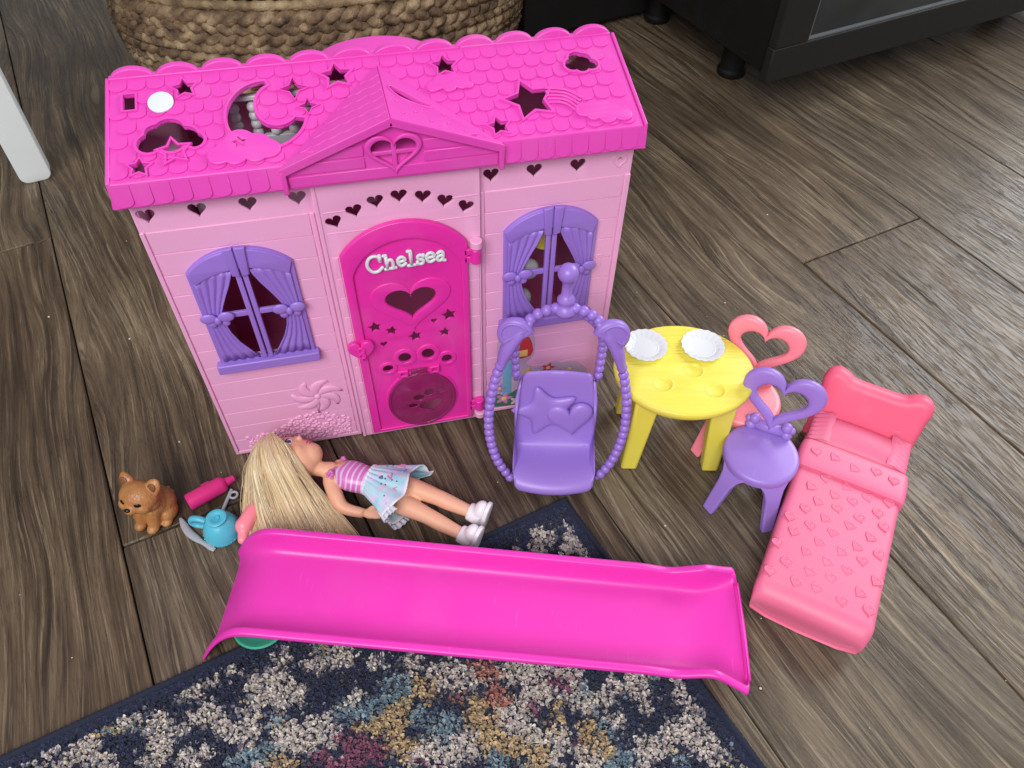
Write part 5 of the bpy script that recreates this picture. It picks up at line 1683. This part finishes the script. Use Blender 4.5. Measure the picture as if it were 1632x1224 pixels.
for s in (-1, 1):
    p, n_ = surf(-0.28, s * 1.12, 0.0)
    a = (hU - n_ * hU.dot(n_)).normalized(); b = n_.cross(a)
    e = MB().ball((0, 0, 0), (0.36, 0.5, 0.07), 16, 8, frame(p, a, b, n_)).build('eye', m_eyew, doll, off=DO, smooth=180)
    MB().ball((0, 0, 0), (0.30, 0.27, 0.06), 14, 8, frame(p + n_ * .05, a, b, n_)).build('iris', m_iris, e, off=DO, smooth=180)
    MB().ball((0, 0, 0), (0.15, 0.14, 0.05), 10, 6, frame(p + n_ * .09, a, b, n_)).build('pupil', m_dark, e, off=DO, smooth=180)
    MB().tube([surf(-0.02, s * (0.62 + .26 * k), 0.05)[0] + hU * (0.12 * math.sin(math.pi * k / 4)) for k in range(5)], [.05, .09, .1, .09, .05], 6).build('lashes', m_dark, e, off=DO, smooth=180)
    MB().tube([surf(0.55 + 0.16 * math.sin(math.pi * k / 5), s * (0.55 + .26 * k), 0.03)[0] for k in range(6)], [.04, .08, .09, .08, .06, .03], 6).build('eyebrow', m_brow, doll, off=DO, smooth=180)
for u, w in ((-1.86, .62), (-2.14, .5)):
    MB().tube([surf(u - 0.05 * abs(k), k * w / 3, 0.03)[0] for k in range(-3, 4)], [.04, .1, .13, .13, .13, .1, .04], 8).build('lip', m_lip, doll, off=DO, smooth=180)

# clothes: bodice with stripes, gathered waistband, flared skirt
def cloth_obj(rows, cols, name, mat, closed=True, thick=0.12, parent=None):
    mb = MB().grid(rows, closed_u=closed)
    me = mb.to_mesh(name, S, DO)
    at = me.color_attributes.new('col', 'FLOAT_COLOR', 'POINT')
    at.data.foreach_set('color', [v for r in cols for c in r for v in c])
    o = link_mesh(name, me, mat, parent or doll, 180, weld=False)
    so = o.modifiers.new('thick', 'SOLIDIFY'); so.thickness = thick * S; so.offset = 1
    return o
m_shiny = attr_material('printed_plastic_top', rough=0.3, spec=0.5)
m_cloth = attr_material('printed_fabric', rough=0.75, spec=0.2)
c0 = NB + bA * 0.15
TL = (WA - c0).length + 0.25
rows, cols = [], []
for i in range(61):
    t = i / 60
    c = c0 + bA * (TL * t)
    lr = lerp_list([1.25, 1.75, 1.98, 1.98, 1.85, 1.72, 1.66], 61)[i]
    nr = lerp_list([0.8, 1.1, 1.36, 1.42, 1.4, 1.36, 1.34], 61)[i]
    row, cr = [], []
    for j in range(40):
        a = 2 * math.pi * j / 40
        armhole = 0.0
        p = c + bL * (lr * math.cos(a)) + bN * (nr * math.sin(a)) + bA * (0.35 * abs(math.cos(a)) ** 4 * (1 - t) * 1.6) - bA * (0.25 * max(0, math.sin(a)) ** 6 * (1 - t) * -1.0)
        row.append(p)
        pink = srgb(205, 112, 182); lil = srgb(214, 186, 226)
        st_ = (t * 6.6 + 0.25) % 1.0
        cr.append(lil if 0.0 < st_ < 0.36 and t > 0.06 else pink)
    rows.append(row); cols.append(cr)
cloth_obj(rows, cols, 'bodice', m_shiny)
# scalloped straps
m_strap = plastic('pink_trim', srgb(204, 110, 178), 0.35)
for s in (-1, 1):
    mb = MB()
    for k in range(9):
        a = R_(-20 + 28 * k)
        ctr = c0 + bL * (s * 1.35) + bA * 0.25
        mb.ball(ctr + bN * (0.85 * math.sin(a)) + bA * (-0.1 + 0.62 * math.cos(a) * -0.4) + bL * (s * .25), 0.24, 8, 6)
    mb.build('strap_trim', m_strap, doll, off=DO, smooth=180)
HEMC = Vector((0.45, 47.0, 1.7))
SA = (HEMC - WA).normalized()
def skirt_pt(t, a):
    """t 0 waist .. 1 hem"""
    c = WA + bA * 0.0 + (HEMC - WA) * t
    e = t ** 0.9
    lr = 1.72 + (4.7 - 1.72) * e
    nr = 1.4 + (2.3 - 1.4) * e
    ruf = 0.26 * t ** 1.6 * math.sin(8 * a + 0.6 + 1.1 * math.sin(2 * a)) + 0.06 * (1 - t) * math.sin(22 * a)
    p = c + bL * ((lr + ruf) * math.cos(a)) + bN * ((nr + ruf * 1.2) * math.sin(a)) + bA * (0.5 * t * math.sin(3 * a + 1) + 0.7 * t * max(0, math.cos(a)) ** 3 - 0.5 * t * max(0, -math.cos(a)) ** 2)
    p.z = max(p.z, 0.12 + 0.1 * math.sin(9 * a) ** 2)
    return p
rows, cols = [], []
NA = 144
for i in range(33):
    t = i / 32
    row, cr = [], []
    for j in range(NA):
        a = 2 * math.pi * j / NA
        p = skirt_pt(t, a)
        row.append(p)
        q = Vector((p.x * .75, p.y * .75, p.z * .75))
        h1, h2, h3 = noise.noise(q), noise.noise(q + Vector((31, 7, 3))), noise.noise(q * 2.6 + Vector((5, 61, 3)))
        c = Vector(srgb(176, 216, 228)[:3])
        c = c.lerp(Vector(srgb(150, 200, 224)[:3]), max(0, min(1, h1 * 2)))
        c = c.lerp(Vector(srgb(206, 200, 230)[:3]), max(0, min(1, h2 * 2.2)))
        if h3 > 0.36: c = c.lerp(Vector(srgb(238, 176, 208)[:3]), min(1, (h3 - .36) * 6))
        if t > 0.965 or t < 0.05: c = Vector(srgb(226, 226, 236)[:3])
        cr.append((*c, 1))
    rows.append(row); cols.append(cr)
skirt = cloth_obj(rows, cols, 'skirt', m_cloth, thick=0.1)
mb = MB()
for j in range(64):
    a = 2 * math.pi * j / 64
    mb.ball(skirt_pt(0.02, a) + bN * 0.03 * math.sin(a) + bL * .03 * math.cos(a), (0.2, 0.2, 0.2), 6, 5)
mb.build('waistband', plastic('white_trim', srgb(222, 222, 232), 0.6), skirt, off=DO, smooth=180)
# under-ruffle that peeps out near the floor
rows, cols = [], []
for i in range(8):
    t = 0.8 + 0.3 * i / 7
    rows.append([skirt_pt(t, a) - bN * 0.3 + bL * (-0.1) + Vector((0, 0, 0.14 * math.sin(40 * a))) for a in [R_(150) + R_(110) * k / 60 for k in range(61)]])
    cols.append([srgb(208, 208, 222)] * 61)
for r in rows:
    for p in r: p.z = max(p.z, 0.12)
cloth_obj(rows, cols, 'underskirt', m_cloth, closed=False, thick=0.06, parent=skirt)
for t, a, sc_, rot_, colr in ((0.62, R_(58), .95, .6, (226, 140, 190)), (0.55, R_(108), .6, 2.2, (200, 120, 170)), (0.8, R_(84), .6, 1.5, (150, 150, 210)), (0.35, R_(118), .45, 2.8, (90, 120, 170)), (0.75, R_(128), .5, .2, (228, 150, 196))):
    pts = []
    for k in range(9):
        f = k / 8
        lx, ly = (-1 + 2 * f), abs(-1 + 2 * f) ** 1.1
        lx, ly = lx * .5, ly * .9 - .45
        rx_, ry_ = lx * math.cos(rot_) - ly * math.sin(rot_), lx * math.sin(rot_) + ly * math.cos(rot_)
        pts.append(skirt_pt(t + ry_ * 0.18 * sc_, a + rx_ * 0.32 * sc_) + bN * 0.13)
    MB().tube(pts, 0.10 * sc_ + .03, 6).build('heart_print', plastic('print_ink', srgb(*colr), 0.6), skirt, off=DO, smooth=180)
m_dot = plastic('print_navy', srgb(60, 70, 110), 0.6)
random.seed(14)
for k in range(14):
    p = skirt_pt(random.uniform(.25, .9), R_(random.uniform(20, 160))) + bN * 0.1
    MB().ball(p, 0.1, 8, 5).build('dot_print', m_dot, skirt, off=DO, smooth=180)

# shoes
m_shoe = plastic('shoe_white', srgb(232, 226, 234), 0.36, wear=0.03)
for (h, k, a), toe in zip(legs, (Vector((0.05, 0.32, 0.95)), Vector((0.05, 0.30, 0.95)))):
    k, a = Vector(k), Vector(a)
    d = (a - k).normalized()
    toe = (toe - d * toe.dot(d)).normalized()
    sd2 = d.cross(toe)
    mb = MB()
    mb.tube([a - d * 0.1, a + d * 0.7, a + d * 1.5], [0.98, 1.08, 1.05], 18)
    mb.ball((0, 0, 0), (0.82, 1.15, 0.98), 18, 12, frame(a + d * 1.25 + toe * 0.9, d, toe, sd2))
    mb.ball((0, 0, 0), (0.85, 0.8, 0.95), 18, 12, frame(a + d * 1.2 - toe * 0.45, d, toe, sd2))
    shoe = remeshed(mb, 0.15, 3).build('shoe', m_shoe, doll, off=DO, smooth=180)
    so = []
    loop = smooth_loop([(-1.35, -0.62), (-1.35, 0.62), (-0.2, 0.86), (1.0, 1.02), (1.9, 0.72), (2.2, 0.0), (1.9, -0.72), (1.0, -1.02), (-0.2, -0.86)], 4)
    MB().mesh(plate_mesh(loop, (), 0.5, 0.14, 2), frame(a + d * 1.95, toe, sd2, d)).build('sole', m_shoe, shoe, off=DO)

# hair
def hair_material():
    m, nt, b = new_mat('doll_hair')
    a = node(nt, 'ShaderNodeAttribute'); a.attribute_name = 'col'
    nt.links.new(a.outputs['Color'], b.inputs['Base Color'])
    b.inputs['Roughness'].default_value = 0.27
    b.inputs['Specular IOR Level'].default_value = 0.85
    b.inputs['Anisotropic'].default_value = 0.5
    return m
m_hair = hair_material()
G = [[(-13.6, 55.5, 5.3), (-15.6, 54.7, 4.3), (-16.7, 52.5, 3.2), (-17.3, 49.6, 1.7), (-17.3, 46.6, .8), (-17.0, 44.9, .45)],
     [(-13.6, 55.5, 5.7), (-15.1, 53.7, 6.0), (-15.5, 51.2, 5.1), (-15.4, 48.6, 2.9), (-14.9, 46.0, 1.3), (-14.4, 44.2, .5)],
     [(-13.5, 55.4, 6.0), (-13.9, 53.1, 6.9), (-13.5, 50.5, 6.1), (-12.8, 48.2, 3.6), (-12.0, 45.8, 1.6), (-11.3, 43.7, .6)],
     [(-13.3, 55.2, 6.2), (-12.6, 52.9, 7.0), (-11.6, 50.4, 5.9), (-10.4, 48.2, 3.4), (-9.2, 45.6, 1.6), (-8.3, 43.3, .6)],
     [(-13.1, 54.9, 6.4), (-11.6, 52.7, 6.7), (-10.3, 50.7, 5.2), (-8.8, 48.4, 2.6), (-7.0, 45.6, 1.2), (-5.7, 43.3, .5)]]
def guide(g_, k):
    x = g_ * (len(G) - 1)
    i = min(int(x), len(G) - 2)
    return Vector(G[i][k]).lerp(Vector(G[i + 1][k]), x - i)
random.seed(77)
hv, hf, hc_ = [], [], []
tones = [(236, 210, 168), (231, 203, 159), (240, 217, 176), (228, 198, 154), (242, 221, 182), (234, 206, 164)]
def strand(pts, r0, r1, col):
    P = smooth_path(pts, 4)
    N = len(P)
    o = len(hv)
    for i, p in enumerate(P):
        t = P[min(i + 1, N - 1)] - P[max(i - 1, 0)]
        t.normalize()
        s = t.cross(Vector((0.1, -0.5, 0.85)))
        if s.length < 1e-4: s = Vector((1, 0, 0))
        s.normalize(); u = s.cross(t)
        f = i / (N - 1)
        r = (r0 + (r1 - r0) * f) * min(1, 0.5 + 4 * f)
        for a in (0.0, 2.09, 4.19):
            hv.append(p + s * (r * math.cos(a)) + u * (r * 0.7 * math.sin(a)))
            k = 1.0
            hc_.append((col[0] * k, col[1] * k, col[2] * k, 1))
    for i in range(N - 1):
        for a in range(3):
            b = (a + 1) % 3
            hf.append((o + i * 3 + a, o + i * 3 + b, o + i * 3 + 3 + b, o + i * 3 + 3 + a))
for n in range(2600):
    g_ = random.random()
    layer = random.random() ** 1.5
    lock = math.floor(g_ * 16)
    jit = Vector((random.gauss(0, .07), random.gauss(0, .07), 0))
    pts = []
    for k in range(6):
        p = guide(g_, k)
        inw = (hC - p)
        if inw.length > 0: inw.normalize()
        p = p + inw * (layer * (0.35 if k < 3 else 0.15)) + jit * (k / 3.0)
        p.z = p.z - layer * (0.0 if k < 3 else (1.4 if k == 3 else 0.6 if k == 4 else 0.2)) * 0.8
        p += Vector((math.sin(lock * 2.3 + k), 0, math.sin(lock * 1.7 + k * .6))) * (0.16 if k > 1 else 0.03)
        p.z = max(p.z, 0.2)
        pts.append(p)
    if random.random() < .18: pts[-1] = pts[-1].lerp(pts[-2], random.uniform(.2, .8))
    c = tones[(lock + random.choice((0, 0, 1))) % len(tones)]
    f = random.uniform(.92, 1.06)
    strand(pts, random.uniform(.08, .13), .05, srgb(*[min(255, v * f) for v in c]))
for n in range(60):
    g_ = random.random()
    pts = [guide(g_, k) + Vector((random.gauss(0, .12), random.gauss(0, .12), abs(random.gauss(0, .12)))) * (k + .5) * .6 for k in range(6)]
    for p in pts: p.z = max(p.z, .25)
    strand(pts, .035, .02, srgb(*random.choice(tones)))
# short combed-back hair round the crown and the back of the head
for n in range(700):
    az = random.uniform(0, 2 * math.pi)
    el = random.uniform(0.0, 1.35)
    pts = []
    for k in range(5):
        e = el + k * 0.16
        d = hU * math.cos(e) * 3.35 + (hF * (math.cos(az) * -1 if math.cos(az) > .25 else math.cos(az)) * 3.1 + hS * math.sin(az) * 3.1) * math.sin(e)
        pts.append(hC + hU * 0.5 + d)
    for p in pts: p.z = max(p.z, .2)
    strand(pts, .12, .09, srgb(*random.choice(tones)))
me = bpy.data.meshes.new('hair')
me.from_pydata([((p.x - DO.x) * S, (p.y - DO.y) * S, p.z * S) for p in hv], [], hf)
at = me.color_attributes.new('col', 'FLOAT_COLOR', 'POINT')
at.data.foreach_set('color', [v for c in hc_ for v in c])
me.materials.append(m_hair)
for p in me.polygons: p.use_smooth = True
hair = bpy.data.objects.new('hair', me); COL.objects.link(hair); hair.parent = doll
hair['kind'] = 'stuff'
# scalp and the body of the hair under the strands
under = MB()
under.ball((0, 0, 0), (3.0, 2.5, 2.98), 24, 14, frame(hp_(0.95, -0.75, 0), hU, hF, hS))
rows = []
for gi in range(13):
    g_ = gi / 12
    gp = smooth_path([guide(g_, k) for k in range(6)], 4)
    row = []
    for i, p in enumerate(gp):
        q = p.lerp(hC, 0.12 * (1 - i / len(gp)) + 0.06)
        q.z = max(0.15, q.z - 0.32 - 0.3 * (i / len(gp)))
        row.append(q)
    rows.append(row)
under.grid(rows)
u_ = under.build('hair_cap', plastic('hair_base', srgb(206, 168, 124), 0.5), hair, off=DO, smooth=180)

# ------------------------------------------------------------------ puppy
PO = (-27.0, 51.3, 0)
pup = thing('puppy_figurine', 'sitting tan plastic puppy figurine with black eyes and nose', 'figurine', PO, R_(-27))
pup.scale = (0.88, 0.88, 0.88)
def fur_material():
    m, nt, b = new_mat('tan_moulded_fur')
    tc = node(nt, 'ShaderNodeTexCoord')
    mp = node(nt, 'ShaderNodeMapping'); mp.inputs['Scale'].default_value = (1, 1, 0.45)
    nt.links.new(tc.outputs['Object'], mp.inputs[0])
    n1 = node(nt, 'ShaderNodeTexNoise'); n1.inputs['Scale'].default_value = 330; n1.inputs['Detail'].default_value = 3; n1.inputs['Distortion'].default_value = 1.2
    nt.links.new(mp.outputs[0], n1.inputs['Vector'])
    n2 = node(nt, 'ShaderNodeTexNoise'); n2.inputs['Scale'].default_value = 60
    nt.links.new(tc.outputs['Object'], n2.inputs['Vector'])
    nt.links.new(ramp(nt, n2.outputs[0], [(.3, srgb(158, 102, 56)), (.7, srgb(186, 130, 78))]), b.inputs['Base Color'])
    b.inputs['Roughness'].default_value = 0.34
    bp = node(nt, 'ShaderNodeBump'); bp.inputs['Strength'].default_value = 0.5; bp.inputs['Distance'].default_value = 0.0014
    nt.links.new(n1.outputs[0], bp.inputs['Height']); nt.links.new(bp.outputs[0], b.inputs['Normal'])
    return m
m_fur = fur_material()
mb = MB()
HP = Matrix.Translation((0, -0.5, 5.1)) @ Matrix.Rotation(R_(-26), 4, 'X') @ Matrix.Translation((0, 0.5, -5.1))     # head tipped up
mb.ball((0.3, 0.9, 2.0), (2.2, 1.95, 2.0), 20, 14)
mb.ball((0.15, 0.1, 3.0), (1.95, 1.7, 2.3), 20, 14)
mb.ball((0, -0.9, 5.4), (2.35, 1.95, 1.95), 20, 14, HP)
mb.ball((0, -0.6, 4.5), (2.3, 1.7, 1.35), 20, 14, HP)
for s in (-1, 1):
    mb.ball((s * 1.0, -1.75, 4.6), (1.05, 0.95, 0.85), 14, 10, HP)
    mb.tube([(s * 0.78, -0.8, 3.0), (s * 0.8, -1.4, 1.6), (s * 0.82, -1.8, 0.6)], [1.0, 0.85, 0.72], 12)
    mb.ball((s * 0.84, -2.05, 0.55), (0.74, 0.92, 0.55), 14, 10)
    mb.ball((s * 1.85, 0.3, 1.1), (0.9, 1.35, 1.1), 14, 10)
    mb.ball((s * 2.0, -0.8, 0.48), (0.62, 0.8, 0.48), 12, 8)
    T = HP @ Matrix.Translation((s * 1.75, -0.55, 6.95)) @ Matrix.Rotation(R_(s * 26), 4, 'Y')
    mb.lathe([(0, -1.0), (0.95, -0.6), (0.95, 0.1), (0.68, 0.75), (0.28, 1.15), (0, 1.25)], 16, T @ Matrix.Diagonal((1, 0.6, 1, 1)))
mb.ball((0, -2.45, 4.45), (0.85, 0.85, 0.66), 14, 10, HP)
mb.tube([(0.3, 2.2, 1.0), (0.5, 2.9, 1.4), (0.5, 2.9, 2.1)], [0.7, 0.6, 0.35], 12)
pbm = remeshed(mb, 0.13, 2)
pb = BVHTree.FromPolygons([Vector(p) for p in pbm.v], pbm.f)
pbm.build('body', m_fur, pup, smooth=180)
m_eye = plastic('black_gloss', srgb(14, 12, 14), 0.15)
HD = HP.to_3x3() @ Vector((0, 1, 0))
for s in (-1, 1):
    p, n_, _, _ = pb.ray_cast(HP @ Vector((s * 1.0, -8, 5.3)), HD)
    a = (Vector((1, 0, 0)) - n_ * n_.x).normalized(); b = n_.cross(a)
    e = MB().ball((0, 0, 0), (0.42, 0.28, 0.1), 14, 8, frame(p, a, b, n_)).build('eye', m_eye, pup, smooth=180)
    T = HP @ Matrix.Translation((s * 1.78, -1.02, 6.95)) @ Matrix.Rotation(R_(s * 26), 4, 'Y')
    MB().ball((0, 0, 0), (0.55, 0.16, 0.7), 14, 8, T).build('inner_ear', plastic('dark_tan', srgb(122, 74, 42), .5), pup, smooth=180)
p, n_, _, _ = pb.ray_cast(HP @ Vector((0, -8, 4.7)), HD)
MB().ball((0, 0, 0), (0.4, 0.25, 0.26), 12, 8, Matrix.Translation(p)).build('nose', m_eye, pup, smooth=180)
MB().tube([p + Vector((-.4, .18, -.5)), p + Vector((0, .0, -.42)), p + Vector((.4, .18, -.5))], 0.05, 6).build('mouth', plastic('mouth_brown', srgb(110, 66, 40), .5), pup, smooth=180)

# ------------------------------------------------------------------ small toys on the floor
# squeeze bottle
a, b = Vector((-23.55, 51.45, 0)), Vector((-18.6, 53.75, 0))
ang = math.atan2(b.y - a.y, b.x - a.x)
bot = thing('toy_bottle', 'magenta toy squeeze bottle lying beside the puppy', 'bottle', (a.x, a.y, 0), ang)
TX = Matrix.Translation((0, 0, 0.98)) @ Matrix.Rotation(R_(90), 4, 'Y')
MB().lathe([(0, 0.05), (0.82, 0.0), (0.98, 0.15), (0.98, 3.9), (0.85, 4.25), (0.55, 4.5), (0, 4.5)], 24, TX).build('bottle_body', M_MAG, bot)
MB().lathe([(0, 4.4), (0.52, 4.4), (0.5, 4.75), (0.42, 5.0), (0.36, 5.45), (0.2, 5.6), (0, 5.62)], 20, TX).build('nozzle', M_MAG, bot)
MB().box(2.0, 3.1, 0.7, 1.5, 0.5, 1.0).build('grip_tab', M_MAG, bot, bevel=0.2, seg=3)
# tea cup, upside down
cup = thing('toy_teacup', 'turquoise toy teacup standing upside down by the slide', 'teacup', (-19.95, 47.6, 0), R_(160))
MB().lathe([(1.7, 0.12), (1.92, 0.0), (2.02, 0.12), (1.98, 0.35), (1.9, 0.9), (1.62, 1.75), (1.15, 2.35), (0.92, 2.5), (0.9, 2.62), (1.05, 2.72), (1.08, 2.9), (0.98, 2.98), (0.62, 2.95), (0.5, 2.82), (0, 2.8)], 36).build('bowl', M_TEAL, cup, smooth=50)
MB().lathe([(0.3, 2.8), (0.34, 2.92), (0.24, 2.92), (0.22, 2.82)], 18).build('foot_dimple', M_TEAL, cup)
hl_ = smooth_path([(1.45, 0, 1.95), (2.2, 0, 2.2), (3.0, 0, 2.0), (3.2, 0, 1.3), (2.7, 0, 0.8), (1.9, 0, 0.8)], 5)
MB().tube(hl_, 0.27, 10, flat=1.3, up=(0, 1, 0)).build('handle', M_TEAL, cup, smooth=180)
mb = MB()
for k in range(26):
    t = 2 * math.pi * k / 26
    mb.ball((1.98 * math.cos(t), 1.98 * math.sin(t), 0.3), 0.1, 6, 5)
mb.build('rim_dots', M_TEAL, cup, smooth=180)
# knife
kn_ = thing('toy_knife', 'grey plastic toy knife lying left of the turquoise cup', 'knife', (-24.5, 50.2, 0))
pth = smooth_path([(0, 0, .25), (0.9, -1.9, .28), (2.1, -3.3, .3), (3.0, -4.1, .28), (3.75, -4.85, .25)], 6)
MB().tube(pth, lerp_list([0.12, 0.4, 0.46, 0.42, 0.26, 0.3, 0.34, 0.22], len(pth)), 10, flat=0.45).build('blade_and_handle', M_GREY, kn_, smooth=180)
# spoon with ring end
sp_ = thing('toy_spoon', 'grey plastic toy spoon with ring end behind the turquoise cup', 'spoon', (-20.1, 49.6, 0))
pth = [Vector((0.0, 0.1, .3)), Vector((0.4, 1.2, .3)), Vector((0.85, 2.4, .32)), Vector((1.1, 3.1, .3))]
MB().tube(smooth_path(pth, 4), 0.22, 8).build('stem', M_GREY, sp_, smooth=180)
mb = MB().tube([(1.35 + 0.42 * math.cos(t), 2.25 + 0.42 * math.sin(t), 0.4) for t in [2 * math.pi * k / 20 for k in range(20)]], 0.15, 8, closed=True)
mb.build('ring', M_GREY, sp_, smooth=180)
# coral rubber piece under the hair
co = thing('coral_toy', 'coral pink rounded plastic toy poking out from under the doll hair', 'toy', (-16.9, 47.2, 0))
mb = MB()
mb.tube(smooth_path([(2.6, 4.4, 1.3), (1.3, 2.4, 1.35), (0.0, 0.6, 1.35), (-0.5, -0.2, 1.3)], 5), lerp_list([1.0, 1.0, 0.95, 0.85], 16), 16)
mb.ball((-0.55, -0.1, 1.2), (0.98, 0.98, 1.0), 16, 12)
mb.tube([(-0.6, -0.5, 1.1), (-0.8, -1.6, 0.9)], [0.62, 0.55], 12)
mb.ball((-0.8, -1.6, 0.9), 0.55, 12, 8)
remeshed(mb, 0.15, 3).build('limb', M_CORAL, co, smooth=180)
# green dish under the slide
gr = thing('green_dish', 'sea green round toy dish tucked under the left end of the slide', 'dish', (-15.9, 35.6, 0.55))
MB().lathe([(0, 0.05), (1.9, 0.05), (2.5, 0.4), (2.75, 0.85), (2.6, 1.05), (2.2, 0.9), (1.6, 0.5), (0, 0.45)], 36).build('bowl', M_GREEN, gr)
